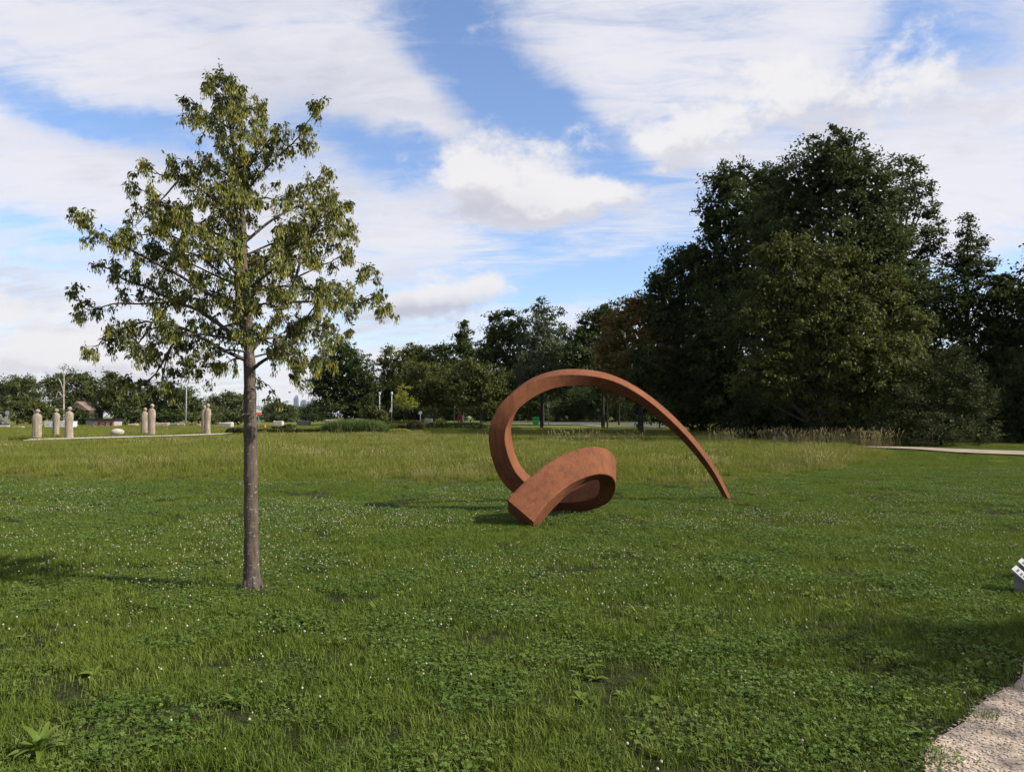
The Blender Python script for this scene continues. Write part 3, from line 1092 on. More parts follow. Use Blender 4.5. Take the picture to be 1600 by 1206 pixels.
def crown_mesh(name, lobes, m, rng, leaf=.28, cr=.8, dens=1.0, droop=.3, keep=1.0, core=True, flat=.6, wratio=.55):
    """lobes: (cx,cy,cz,rx,ry,rz) in local metres; sprays of leaf-sized faces over the lobes"""
    leaf = leaf * .74
    Ls = np.array(lobes)
    PP, OO = [], []
    for k_, l in enumerate(Ls):
        r = l[3:6]
        area = 4 * math.pi * ((r[0] * r[1]) ** 1.6 / 3 + (r[0] * r[2]) ** 1.6 / 3 + (r[1] * r[2]) ** 1.6 / 3) ** (1 / 1.6)
        nc = max(6, int(area / (cr * cr * 1.5) * keep))
        d = unit(rng.normal(0, 1, (nc, 3)))
        rad = rng.uniform(.66, 1.04, nc) * (1 + .14 * np.sin(d[:, 0] * 5 + k_) * np.cos(d[:, 2] * 4 + k_))
        p = l[:3] + d * r * rad[:, None]
        ins = np.zeros(nc, bool)
        for j, l2 in enumerate(Ls):
            if j != k_:
                ins |= (((p - l2[:3]) / (l2[3:6] * .72)) ** 2).sum(1) < 1
        back = (d[:, 1] > .35) & (rng.random(nc) < .45)
        ok = ~ins & ~back
        PP.append(p[ok]); OO.append(d[ok])
    PP = np.concatenate(PP); OO = np.concatenate(OO)
    per = max(4, int(dens * 2.3 * cr * cr / (leaf * leaf * wratio)))
    n = len(PP)
    sc = rng.uniform(.45, 1.35, n)
    c = np.repeat(PP, per, 0); o = np.repeat(OO, per, 0); s = np.repeat(sc, per)[:, None]
    off = rng.normal(0, .42, (len(c), 3)) * cr * s
    off[:, 2] *= flat
    pos = c + off
    A = o * .55 + rng.normal(0, .6, (len(c), 3)) + np.array((0, 0, -droop)) + unit(off) * .4
    Nn = np.array((0, 0, .75)) + o * .35 + rng.normal(0, .5, (len(c), 3))
    L = leaf * rng.uniform(.65, 1.35, len(c))
    v, q = leaf_arrays(pos, A, Nn, L, L * wratio)
    ct = np.repeat(rng.random(n), per) * .55 + rng.random(len(c)) * .45
    tint = np.repeat(ct, 4)
    if core:   # oversized inner leaves added to block light, kept to darker tints
        vv, tt = [v], [tint]
        qn = len(v)
        cp, ca = [], []
        for l in Ls:
            k_ = max(8, int(l[3] * l[5] * 50 * (.36 / leaf) ** 1.2))
            d = unit(rng.normal(0, 1, (k_, 3))) * (rng.random((k_, 1)) ** .4) * .68
            cp.append(l[:3] + d * l[3:6]); ca.append(np.full(k_, min(l[3], l[5])))
        cp = np.concatenate(cp)
        L2 = leaf * 1.9 * rng.uniform(.7, 1.3, len(cp))
        v2, q2 = leaf_arrays(cp, rng.normal(0, 1, (len(cp), 3)), rng.normal(0, 1, (len(cp), 3)), L2, L2 * .8)
        v = np.concatenate([v, v2]); q = np.concatenate([q, q2 + qn]); tint = np.concatenate([tint, np.repeat(rng.random(len(cp)) * .5, 4)])
    TRIS[0] += len(q) * 2
    return np_mesh(name, v, q, m, tint)


def tree(name, label, px, Y, lobes, m, seed, leaf=.28, cr=.8, dens=1.0, droop=.3, keep=1.0, trunk_r=.22, cat='tree', group=None, core=True, bark='bark_dark', trunk=True, flat=.6, depth=1.0, lean=0.0):
    """lobes in photograph pixels (px, py, rx, ry) at distance Y"""
    rng = np.random.default_rng(seed)
    base = GX(px, Y)
    root = empty(name, base)
    s = mpp(Y)
    L = []
    for i, (lx_, ly_, rx, ry) in enumerate(lobes):
        dyo = rng.uniform(-.5, .5) * rx * s * .8 * depth
        p = P(lx_, ly_, Y) - base
        L.append((p.x, p.y + dyo, p.z, rx * s, rx * s * .95 * depth, ry * s))
    if trunk:
        mb = MB()
        top = max(L, key=lambda l: l[2])
        hz = top[2]
        pts = [(0, 0, -.15), (0, 0, hz * .12), (top[0] * .15, 0, hz * .35), (top[0] * .5, top[1] * .4, hz * .65), (top[0], top[1], hz)]
        cp = catmull(pts, 4)
        rr = [trunk_r * (1.25 if i == 0 else 1) * (1 - .85 * i / (len(cp) - 1)) for i in range(len(cp))]
        mb.tube(cp, rr, 9)
        for l in L:
            if l is top: continue
            z0 = max(.22 * hz, min(l[2] - abs(l[0]) * .6, .75 * hz))
            k_ = min(max(int(z0 / hz * (len(cp) - 1)), 1), len(cp) - 2)
            a = cp[k_]
            b = np.array(l[:3])
            mid = a * .5 + b * .5 + np.array((0, 0, -.06 * abs(l[0])))
            mb.tube(catmull([a, mid, b], 4), [trunk_r * .42 * (1 - .75 * i / 8) for i in range(9)], 6)
        mb.build('trunk', M[bark], root, True)
    o = link('crown', crown_mesh('crown', L, M[m], rng, leaf, cr, dens, droop, keep, core, flat), root)
    o['kind'] = 'stuff'
    tag(root, label, cat, group)
    return root


GT = 'trees of the dark wood on the right'
tree('ash_tree', 'tallest dark green tree of the wood, its rounded top rising above all others', 1300, 56,
     [(1297, 255, 62, 55), (1270, 300, 70, 60), (1330, 300, 65, 60), (1235, 360, 70, 70), (1350, 380, 75, 80), (1300, 430, 120, 90), (1230, 500, 100, 90), (1370, 500, 95, 100), (1300, 590, 120, 80)],
     'leaf_ash', 1, leaf=.36, cr=.85, dens=1.25, trunk_r=.4, group=GT)
tree('walnut_tree', 'broad lighter green tree with drooping leaves in front of the tallest tree', 1285, 47,
     [(1235, 395, 40, 30), (1290, 410, 34, 28), (1340, 420, 40, 40), (1190, 400, 26, 18), (1205, 455, 40, 36), (1385, 455, 36, 44), (1260, 460, 50, 44), (1175, 500, 30, 22), (1225, 520, 46, 44), (1310, 500, 70, 60), (1410, 520, 46, 50), (1350, 575, 80, 56), (1192, 582, 42, 40), (1165, 600, 18, 14), (1215, 612, 24, 20), (1265, 585, 50, 40), (1420, 590, 50, 50), (1330, 640, 70, 34)],
     'leaf_mid', 2, leaf=.28, cr=.62, dens=.95, droop=.9, keep=.95, trunk_r=.3, group=GT)
tree('columnar_tree', 'tall dark tree with a ragged twin top left of the tallest tree', 1150, 64,
     [(1130, 295, 30, 38), (1152, 285, 22, 30), (1195, 285, 32, 34), (1115, 345, 30, 40), (1160, 350, 55, 65), (1115, 420, 45, 55), (1165, 450, 65, 80), (1120, 500, 55, 70), (1130, 580, 75, 70)],
     'leaf_dark', 3, leaf=.38, cr=.75, dens=1.2, trunk_r=.35, group=GT)
tree('open_crowned_tree', 'dark tree with open airy branches and sky gaps right of the tallest tree', 1405, 61,
     [(1385, 270, 22, 18), (1410, 262, 24, 14), (1432, 262, 16, 9), (1400, 300, 34, 26), (1442, 296, 20, 14), (1440, 325, 26, 18), (1462, 350, 15, 18), (1440, 375, 30, 22), (1395, 360, 40, 45), (1455, 395, 18, 12), (1410, 430, 50, 45), (1430, 500, 60, 60)],
     'leaf_dark', 4, leaf=.34, cr=.55, dens=1.25, keep=1.1, trunk_r=.28, group=GT, core=False)
tree('spire_tree', 'slim pointed tree with tiers of branches at the right end of the wood', 1512, 60,
     [(1514, 338, 9, 13), (1513, 360, 16, 9), (1517, 380, 24, 9), (1508, 400, 27, 11), (1520, 420, 30, 12), (1490, 408, 22, 10), (1500, 445, 42, 22), (1535, 450, 32, 20), (1475, 470, 35, 28), (1510, 490, 60, 40), (1470, 540, 60, 50), (1540, 530, 50, 45)],
     'leaf_dark', 5, leaf=.32, cr=.55, dens=1.3, keep=1.3, trunk_r=.22, group=GT, core=False)
tree('rounded_tree', 'low rounded tree leaning in at the right edge behind the bushes', 1575, 58,
     [(1568, 440, 18, 12), (1590, 458, 18, 18), (1560, 465, 28, 22), (1610, 470, 30, 30), (1575, 520, 45, 45), (1620, 550, 50, 60), (1545, 575, 50, 50), (1600, 610, 70, 60), (1490, 600, 60, 60)],
     'leaf_dark', 6, leaf=.34, cr=.7, trunk_r=.25, group=GT)
tree('dense_bush', 'big dense bush with small shiny leaves beside the right footpath', 1470, 44,
     [(1500, 552, 14, 16), (1484, 570, 22, 22), (1450, 585, 30, 26), (1515, 590, 24, 28), (1410, 612, 30, 18), (1470, 615, 46, 36), (1378, 640, 20, 10), (1425, 645, 46, 28), (1520, 635, 34, 36), (1375, 668, 26, 16), (1460, 668, 56, 24), (1530, 672, 26, 22), (1545, 610, 12, 16), (1405, 675, 30, 18)],
     'leaf_bush', 7, leaf=.16, cr=.5, dens=.62, droop=.1, trunk_r=.1, cat='bush', flat=.8)
tree('shadowed_bush', 'dark tall bush at the right frame edge behind the footpath', 1600, 49,
     [(1600, 600, 42, 60), (1575, 650, 38, 42), (1635, 620, 50, 70), (1610, 670, 45, 30)],
     'leaf_dark', 8, leaf=.26, cr=.6, trunk_r=.12, cat='bush')
tree('round_shouldered_tree', 'dark tree stepping down left of the twin-topped tree', 1062, 66,
     [(1055, 415, 26, 26), (1080, 405, 30, 28), (1035, 450, 30, 34), (1085, 450, 45, 50), (1050, 500, 50, 50), (1095, 540, 60, 70), (1060, 590, 60, 60)],
     'leaf_ash', 9, leaf=.36, cr=.75, trunk_r=.28, group=GT)
tree('bronzed_tree', 'tree with bronze autumn tinted foliage above the right half of the arch', 1000, 68,
     [(1000, 478, 34, 22), (975, 500, 34, 28), (1025, 495, 34, 40), (995, 540, 50, 40), (955, 545, 36, 36), (1035, 560, 48, 45), (985, 590, 60, 40)],
     'leaf_autumn', 10, leaf=.36, cr=.7, keep=.9, trunk_r=.26, group=GT)
tree('pointed_tree', 'small dark pointed tree left of the bronze tinted tree', 942, 80,
     [(945, 484, 16, 12), (938, 500, 30, 18), (920, 525, 34, 26), (955, 525, 26, 26), (905, 560, 42, 40), (945, 570, 42, 40)],
     'leaf_dark', 11, leaf=.40, cr=.75, trunk_r=.22, group=GT)
GM = 'trees behind the road in the middle distance'
tree('layered_tree', 'loose tree with flat layered top boughs above the left half of the arch', 848, 90,
     [(846, 474, 14, 6), (836, 486, 20, 6), (862, 488, 18, 6), (848, 500, 26, 8), (825, 508, 20, 8), (870, 512, 18, 8), (890, 520, 20, 10), (850, 530, 34, 20), (885, 550, 34, 28), (860, 580, 50, 36)],
     'leaf_dark', 12, leaf=.40, cr=.6, keep=.85, trunk_r=.2, group=GM, core=False)
tree('willow_tree', 'pale grey green willow-like tree standing before the layered tree', 846, 84,
     [(848, 515, 18, 18), (838, 545, 30, 26), (862, 550, 28, 30), (835, 585, 38, 32), (868, 590, 34, 34)],
     'leaf_grey', 13, leaf=.34, cr=.7, droop=.9, trunk_r=.2, group=GM)
tree('shaggy_tree', 'dark shaggy tree with bare twigs on top left of the willow-like tree', 788, 92,
     [(772, 496, 16, 10), (795, 490, 12, 8), (805, 505, 16, 10), (780, 520, 28, 18), (810, 530, 22, 20), (770, 550, 34, 26), (805, 570, 40, 30), (785, 600, 44, 30)],
     'leaf_dark', 14, leaf=.42, cr=.65, keep=.9, trunk_r=.2, group=GM)
tree('conical_tree', 'dark conical tree rising behind the two trees with short trunks', 723, 98,
     [(725, 508, 8, 10), (722, 525, 16, 12), (724, 545, 24, 14), (690, 548, 20, 14), (738, 565, 30, 20), (705, 575, 34, 24), (730, 600, 44, 30)],
     'leaf_dark', 15, leaf=.42, cr=.7, trunk_r=.2, group=GM)
tree('leafy_tree', 'mid green round-topped tree behind the left short-trunked tree', 648, 100,
     [(650, 552, 26, 16), (632, 570, 30, 22), (670, 570, 28, 22), (655, 600, 50, 30), (620, 605, 26, 30)],
     'leaf_olive', 16, leaf=.42, cr=.75, trunk_r=.2, group=GM)
tree('slim_tree', 'slim upright tree between the dark maple and the round-topped tree', 604, 102,
     [(607, 548, 9, 10), (601, 566, 13, 14), (606, 590, 17, 18), (600, 618, 20, 22)],
     'leaf_olive', 17, leaf=.38, cr=.6, trunk_r=.12, group=GM)
tree('maple_tree', 'dense dark maple standing alone right of the city skyline', 540, 96,
     [(532, 548, 30, 20), (515, 575, 30, 28), (552, 572, 34, 28), (505, 605, 24, 26), (540, 605, 46, 34), (575, 605, 24, 32), (535, 635, 40, 18)],
     'leaf_dark', 18, leaf=.36, cr=.75, dens=1.1, trunk_r=.25, group=GM)
tree('short_trunked_tree', 'spreading tree with a short pale trunk right of the small yellow tree', 679, 84,
     [(660, 580, 36, 18), (695, 588, 34, 20), (640, 605, 30, 18), (680, 605, 40, 18), (712, 612, 24, 16), (655, 625, 28, 10), (695, 628, 28, 9)],
     'leaf_olive', 19, leaf=.34, cr=.6, trunk_r=.2, group=GM, bark='bark')
tree('short_trunked_tree', 'spreading tree with a short trunk nearest the left side of the arch', 752, 80,
     [(740, 576, 30, 16), (765, 590, 32, 18), (718, 598, 28, 18), (745, 608, 44, 20), (782, 612, 22, 16), (725, 625, 26, 12), (765, 630, 26, 10)],
     'leaf_olive', 20, leaf=.34, cr=.6, trunk_r=.2, group=GM, bark='bark')
tree('sapling', 'small sapling with bright yellow-green leaves and a thin stem', 632, 74,
     [(633, 609, 9, 8), (627, 622, 13, 8), (640, 625, 12, 9), (620, 628, 8, 5), (646, 633, 8, 5), (632, 634, 12, 5)],
     'leaf_yellow', 22, leaf=.22, cr=.35, dens=.85, keep=1.0, trunk_r=.055, core=False)
# undergrowth below the wood
for i, (px, Y, lob, lab) in enumerate([
    (825, 118, [(812, 632, 30, 20), (840, 630, 30, 24)], 'dark shrub behind the road under the left of the arch'),
    (895, 122, [(875, 628, 34, 28), (910, 630, 34, 26)], 'dark shrub behind the road under the top of the arch'),
    (955, 118, [(940, 625, 36, 32), (975, 628, 36, 30)], 'dark shrub behind the thin trunks under the arch'),
    (1030, 80, [(1015, 632, 40, 36), (1050, 630, 40, 40)], 'dark shrub inside the right half of the arch'),
    (1110, 66, [(1090, 645, 46, 40), (1140, 645, 46, 42)], 'dark shrub right of the arch below the twin-topped tree'),
    (1185, 62, [(1170, 655, 46, 34), (1215, 652, 40, 34)], 'dark shrub behind the dark bench'),
    (1270, 58, [(1255, 655, 46, 34), (1300, 655, 46, 34)], 'dark shrub under the lighter drooping tree'),
    (1355, 56, [(1340, 655, 40, 36), (1385, 650, 36, 40)], 'dark shrub left of the dense bush'),
    (735, 104, [(715, 640, 40, 16), (765, 638, 36, 20)], 'dark shrub behind the spreading trees'),
    (640, 108, [(620, 640, 36, 18), (660, 640, 36, 18)], 'dark shrub behind the small yellow sapling'),
    (587, 92, [(580, 645, 14, 12), (596, 648, 14, 10)], 'small shrub at the right foot of the dark maple'),
]):
    tree('shrub', lab, px, Y, lob, 'leaf_dark' if i != 10 else 'leaf_olive', 60 + i, leaf=.34, cr=.7, dens=.9, trunk_r=.08, cat='shrub')
# the far wood that closes the gaps below the crowns
rg_ = np.random.default_rng(77)
wl = []
for i in range(34):
    px_ = 560 + i * 36 + rg_.uniform(-10, 10)
    Y_ = np.interp(px_, [560, 800, 1000, 1300, 1800], [150, 150, 128, 84, 72]) + rg_.uniform(-4, 4)
    top_ = np.interp(px_, [560, 700, 900, 1050, 1300, 1800], [612, 600, 575, 540, 540, 560]) + rg_.uniform(-10, 10)
    p = P(px_, top_, Y_); hh = max(p.z, 3.0)
    wl.append((p.x, p.y, hh * .5 - .2, 30 * mpp(Y_), 3.0, hh * .55))
    wl.append((p.x + 18 * mpp(Y_), p.y - 2.5, 1.5, 24 * mpp(Y_), 2.0, 1.8))
o = link('far_wood', crown_mesh('far_wood', wl, M['leaf_dark'], rg_, .6, 1.0, 1.0, keep=.9))
tag(o, 'dark wood closing the view behind the nearer trees', 'wood', kind='stuff')
# bare trunks at the edge of the wood
for px, py, r, top, lab in ((949, 673, .11, 606, 'thin dark trunk standing nearest the road under the arch'), (1003, 681, .16, 590, 'thicker dark trunk under the right limb of the arch'), (967, 664, .13, 600, 'short grey trunk behind the thin dark trunk')):
    g = G(px, py)
    s = mpp(g.y)
    tree('edge_tree', lab, px, g.y, [(px - 8, top - 6, 22, 16), (px + 12, top - 14, 24, 18), (px, top - 34, 26, 20)], 'leaf_dark', int(px), leaf=.30, cr=.6, trunk_r=r, group='tree trunks at the edge of the wood')
# far tree line on the left
GL = 'far trees along the left horizon'
for i, (nm, lab, px, Y, lob, m_) in enumerate([
    ('far_tree', 'far round tree at the left frame edge above the leftmost statue', 28, 150, [(5, 612, 30, 22), (35, 600, 28, 14), (50, 622, 22, 20), (20, 635, 40, 20)], 'leaf_far'),
    ('far_tree', 'far broad tree behind the dead white tree', 118, 155, [(115, 592, 32, 14), (90, 605, 26, 18), (140, 608, 24, 20), (115, 630, 46, 26)], 'leaf_far'),
    ('far_tree', 'far tree with a thin ragged top right of the dead white tree', 182, 150, [(176, 588, 12, 10), (182, 602, 24, 16), (168, 625, 24, 26), (200, 628, 26, 28)], 'leaf_olive'),
    ('far_tree', 'far tree behind the tall lamp post', 250, 155, [(262, 612, 26, 16), (235, 625, 26, 22), (285, 618, 24, 18), (300, 635, 20, 20), (250, 640, 40, 18)], 'leaf_far'),
    ('far_tree', 'far low tree behind the statue couple nearest the trunk', 350, 165, [(358, 622, 22, 10), (340, 632, 22, 14), (372, 632, 20, 16), (350, 645, 40, 14)], 'leaf_far'),
    ('far_tree', 'far dark tree left of the city towers', 432, 230, [(432, 633, 20, 9), (418, 644, 18, 12), (450, 640, 20, 12), (435, 652, 34, 10)], 'leaf_far'),
    ('far_tree', 'far dark trees mass right of the city towers', 490, 240, [(482, 640, 20, 8), (500, 638, 20, 10), (465, 648, 16, 8), (490, 650, 34, 9)], 'leaf_dark'),
    ('far_bush', 'yellowish green far bush behind the two leftmost statues', 62, 138, [(55, 635, 22, 12), (78, 645, 20, 12), (45, 652, 24, 12)], 'leaf_olive'),
    ('far_bush', 'dark green far bush between the white cabin and the graffiti hut', 118, 136, [(112, 645, 16, 14), (128, 652, 14, 10)], 'leaf_dark'),
    ('far_bush', 'far bush right of the graffiti hut', 196, 140, [(190, 648, 16, 14), (212, 652, 16, 12)], 'leaf_dark'),
    ('far_bush', 'far bush behind the pair of tall statues', 255, 142, [(245, 652, 18, 10), (275, 650, 20, 12)], 'leaf_dark'),
    ('far_bush', 'far bush right of the tall lamp post', 312, 144, [(305, 652, 16, 10), (330, 653, 18, 10)], 'leaf_far'),
    ('far_bush', 'far bush behind the pale block near the trunk', 372, 150, [(365, 653, 18, 9), (388, 653, 16, 10)], 'leaf_dark'),
]):
    tree(nm, lab, px, Y, lob, m_, 100 + i, leaf=.55, cr=1.1, dens=.9, trunk_r=.25, cat='tree' if nm == 'far_tree' else 'bush', group=GL if nm == 'far_tree' else None)
# far fir
tree('fir_tree', 'small pointed fir on the far tree line', 333, 168, [(333, 617, 3, 4), (333, 623, 7, 3), (333, 629, 10, 4), (333, 637, 13, 6)], 'leaf_dark', 130, leaf=.5, cr=.6, trunk_r=.15, core=False)


def dead_tree():
    Y = 142
    b = GX(99, Y)
    root = empty('dead_tree', b)
    w = lambda px, py, dy=0: np.array(P(px, py, Y)) + np.array((0, dy, 0)) - np.array(b)
    mb = MB()
    mb.tube(catmull([w(99, 668), w(99.5, 640), w(99.5, 612), w(100, 590), w(98, 572)], 4), [.19 * (1 - .75 * i / 16) for i in range(17)], 8)
    for pts, r in (([w(99.5, 612), w(96, 600), w(91, 590)], .13), ([w(99.5, 622), w(91, 612), w(87, 625)], .12), ([w(100, 600), w(104, 596), w(108, 593)], .08), ([w(99.5, 620), w(92, 622), w(86, 626)], .09), ([w(99, 580), w(102, 574), w(104, 570)], .07)):
        mb.tube(catmull(pts, 4), [r * (1 - .7 * i / 8) for i in range(9)], 6)
    mb.build('trunk', M['bark_pale'], root, True)
    rng = np.random.default_rng(5)
    s = mpp(Y)
    lob = [tuple(w(px, py)) + (rx * s, rx * s, ry * s) for px, py, rx, ry in ((97, 574, 4, 4), (102, 571, 4, 3))]
    o = link('crown', crown_mesh('crown', lob, M['leaf_olive'], rng, .4, .4, .5, keep=.8, core=False), root)
    o['kind'] = 'stuff'
    tag(root, 'dead tree with bare whitish trunk and a leafy tuft on its tip', 'tree')


dead_tree()


# trees standing right of the frame, whose shade falls across the lawn and the wood
def off_tree(x, y, h, r, m, seed, label, leaf=.4):
    rng = np.random.default_rng(seed)
    base = Vector((x, y, float(terrain(x, y))))
    root = empty('shade_tree', base)
    L = []
    for i in range(9):
        a = i * 2.4
        zz = h * (.42 + .5 * i / 9)
        rr = r * (1.0 - .55 * i / 9)
        L.append((math.cos(a) * rr * .5, math.sin(a) * rr * .5, zz, rr * .75, rr * .75, rr * .7))
    mb = MB()
    mb.tube([(0, 0, -.1), (0, 0, h * .4), (0, 0, h * .85)], [h * .018, h * .014, h * .004], 9)
    mb.build('trunk', M['bark_dark'], root, True)
    o = link('crown', crown_mesh('crown', L, M[m], rng, leaf, 1.0, .8, keep=.8), root)
    o['kind'] = 'stuff'
    tag(root, label, 'tree', 'trees standing off to the right')


off_tree(42, 50, 21, 6.5, 'leaf_dark', 201, 'tall tree standing beyond the right edge, shading the wood')
off_tree(50, 44, 22, 6.5, 'leaf_dark', 202, 'tall tree standing beyond the right edge, shading the bushes')
off_tree(47, 60, 22, 6.5, 'leaf_dark', 203, 'tall tree standing beyond the right edge, behind the shaded bushes')
off_tree(10.8, 3.2, 6.4, 1.9, 'leaf_mid', 204, 'young tree standing off to the right, shading the near lawn', leaf=.2)

off_tree(14.2, 0.6, 7.6, 2.3, 'leaf_mid', 205, 'small unseen tree added off to the right to extend the shade on the near lawn', leaf=.22)  # added out of view to carry the shade band further
print('crown tris', TRIS[0])
#PART2
# ------------------------------------------------------------------ scattered lawn (stuff)
def scatter(name, protos, pts, rotz, scl, label, cat, tilt=None):
    pts = np.asarray(pts, np.float32)
    n = len(pts)
    c = bpy.data.collections.new(name + '_source')
    for i, me in enumerate(protos):
        c.objects.link(bpy.data.objects.new('%s_source_%02d' % (name, i), me))
    me = bpy.data.meshes.new(name)
    me.vertices.add(n)
    me.vertices.foreach_set('co', pts.ravel())
    a = me.attributes.new('rot', 'FLOAT_VECTOR', 'POINT')
    rv = np.zeros((n, 3), np.float32); rv[:, 2] = rotz
    if tilt is not None: rv[:, :2] = tilt
    a.data.foreach_set('vector', rv.ravel())
    a = me.attributes.new('scl', 'FLOAT', 'POINT')
    a.data.foreach_set('value', np.asarray(scl, np.float32))
    a = me.attributes.new('pick', 'INT', 'POINT')
    a.data.foreach_set('value', RNG.integers(0, len(protos), n).astype(np.int32))
    o = link(name, me)
    ng = bpy.data.node_groups.new(name + '_scatter', 'GeometryNodeTree')
    ng.interface.new_socket('Geometry', in_out='INPUT', socket_type='NodeSocketGeometry')
    ng.interface.new_socket('Geometry', in_out='OUTPUT', socket_type='NodeSocketGeometry')
    N = ng.nodes
    gi, go = N.new('NodeGroupInput'), N.new('NodeGroupOutput')
    ci = N.new('GeometryNodeCollectionInfo')
    ci.inputs['Collection'].default_value = c
    ci.inputs['Separate Children'].default_value = True
    ci.inputs['Reset Children'].default_value = True
    ip = N.new('GeometryNodeInstanceOnPoints')
    ip.inputs['Pick Instance'].default_value = True
    def at(nm, ty):
        q = N.new('GeometryNodeInputNamedAttribute')
        q.data_type = ty
        q.inputs['Name'].default_value = nm
        return q.outputs[0]
    e2r = N.new('FunctionNodeEulerToRotation')
    ng.links.new(gi.outputs[0], ip.inputs['Points'])
    ng.links.new(ci.outputs[0], ip.inputs['Instance'])
    ng.links.new(at('pick', 'INT'), ip.inputs['Instance Index'])
    ng.links.new(at('rot', 'FLOAT_VECTOR'), e2r.inputs[0])
    ng.links.new(e2r.outputs[0], ip.inputs['Rotation'])
    ng.links.new(at('scl', 'FLOAT'), ip.inputs['Scale'])
    ng.links.new(ip.outputs[0], go.inputs[0])
    md = o.modifiers.new('scatter', 'NODES')
    md.node_group = ng
    tag(o, label, cat, kind='stuff')
    print(name, n)
    return o


def blade_patch(name, rng, size, n, h, w, lean, m, bent=.5, segs=2, clump=0):
    """a patch of curved grass blades (two quads and a tip each)"""
    if clump:
        cc = (rng.random((clump, 2)) - .5) * size
        xy = cc[rng.integers(0, clump, n)] + rng.normal(0, size * .05, (n, 2))
    else:
        xy = (rng.random((n, 2)) - .5) * size
    H = rng.uniform(h[0], h[1], n) * rng.uniform(.6, 1, n)
    Wd = rng.uniform(w[0], w[1], n)
    a = rng.uniform(0, 2 * np.pi, n)
    d = np.stack([np.cos(a), np.sin(a)], 1)
    ln = rng.uniform(0, lean, n) * H
    fa = a + rng.normal(0, .6, n) + np.pi / 2
    sd = np.stack([np.cos(fa), np.sin(fa)], 1)
    v = np.zeros((n, 6, 3), np.float32)
    for k, (t, wk) in enumerate(((0, 1.0), (.55, .85), (1.0, .12))):
        off = ln * (t ** (1 + bent * 2))
        zz = H * (t - .22 * (t ** 2) * (ln / np.maximum(H, 1e-6)))
        c = np.concatenate([xy + d * off[:, None], zz[:, None]], 1)
        s3 = np.concatenate([sd * (Wd * wk * .5)[:, None], np.zeros((n, 1))], 1)
        v[:, 2 * k] = c - s3
        v[:, 2 * k + 1] = c + s3
    b = np.arange(n)[:, None] * 6
    q = np.concatenate([b + np.array([[0, 1, 3, 2]]), b + np.array([[2, 3, 5, 4]])], 0)
    return np_mesh(name, v.reshape(-1, 3), q, m, np.repeat(rng.random(n), 6))


def clover_patch(name, rng, size, n, m, lsz=(.010, .021)):
    xy = (rng.random((n, 2)) - .5) * size
    z = rng.uniform(.018, .058, n)
    PP, AA, NN, LL, TT = [], [], [], [], []
    for i in range(n):
        a0 = rng.uniform(0, 6.28)
        tilt = rng.normal(0, .35, 2)
        nn = np.array((tilt[0], tilt[1], 1.0))
        L = rng.uniform(*lsz)
        t = rng.random()
        for k in range(3):
            a = a0 + k * 2.094
            ax = np.array((math.cos(a), math.sin(a), 0))
            ax = ax - nn * ax.dot(nn) / nn.dot(nn)
            PP.append(np.array((xy[i, 0], xy[i, 1], z[i])) + ax * L * .55); AA.append(ax); NN.append(nn + ax * -.15); LL.append(L); TT.append(t)
    L = np.array(LL)
    v, q = leaf_arrays(np.array(PP), np.array(AA), np.array(NN), L, L * .95, -.08)
    return np_mesh(name, v, q, m, np.repeat(TT, 4))


def strap_leaf(rng, ln, w, up, az_, lobed=False, segs=5, droop=.9):
    """one long leaf as a folded strip; returns verts, quads"""
    d = np.array((math.cos(az_), math.sin(az_), 0)); sd = np.array((-d[1], d[0], 0))
    p = np.array((0, 0, .004)); el_ = up
    vs, qs = [], []
    for i in range(segs + 1):
        t = i / segs
        ww = w * (math.sin(math.pi * min(.96, .12 + t * .84)) ** .7)
        if lobed and i % 2: ww *= .62
        dirv = d * math.cos(el_) + np.array((0, 0, math.sin(el_)))
        up_ = np.cross(sd, dirv) * -1
        vs += [p - sd * ww * .5 + up_ * ww * .16, p, p + sd * ww * .5 + up_ * ww * .16]
        p = p + dirv * ln / segs
        el_ -= droop / segs
    for i in range(segs):
        b = i * 3
        qs += [(b, b + 1, b + 4, b + 3), (b + 1, b + 2, b + 5, b + 4)]
    return vs, qs


def rosette(name, rng, n, ln, w, m, lobed, up=(.3, 1.0)):
    V, Q = [], []
    for i in range(n):
        vs, qs = strap_leaf(rng, rng.uniform(*ln), rng.uniform(*w), rng.uniform(*up), i * 6.283 / n + rng.normal(0, .3), lobed)
        b = len(V)
        V += vs; Q += [tuple(k + b for k in f) for f in qs]
    return np_mesh(name, V, Q, m, rng.random(len(V)) * .3 + .5)


def flower_head(name, rng, r, stem):
    mb = MB()
    n = 7
    prof = [(.35, -.8), (.85, -.45), (1.0, .05), (.8, .55), (.35, .95)]
    mb.tube([(0, 0, stem + r * z) for q, z in prof], [r * q for q, z in prof], n)
    mb.tube([(0, 0, 0), (.004, 0, stem * .5), (0, 0, stem - r * .6)], .0013, 3, mi=1)
    return mb.mesh(name, [M['flower_white'], M['clover']])


rl = np.random.default_rng(11)


def meadow_edge(x):
    return np.interp(x, [-40, -14, 0, 4.5, 8, 12, 16, 18, 19], [21, 19.6, 18.8, 18.2, 21.5, 26, 32, 38, 80]) + (vnoise(x, x * 0, 2.2, 5) - .5) * 1.6 + rl.normal(0, .55, np.shape(x))


def field(y0, y1, density, margin=1.6):
    """random ground points inside the view wedge"""
    w1 = .69 * y1 + margin
    n = int(density * 2 * w1 * (y1 - y0))
    x = rl.uniform(-w1, w1, n); y = rl.uniform(y0, y1, n)
    ok = np.abs(x) < .69 * y + margin
    return x[ok], y[ok]


def place(x, y, lift=0.0):
    return np.stack([x, y, terrain(x, y) + lift], 1)


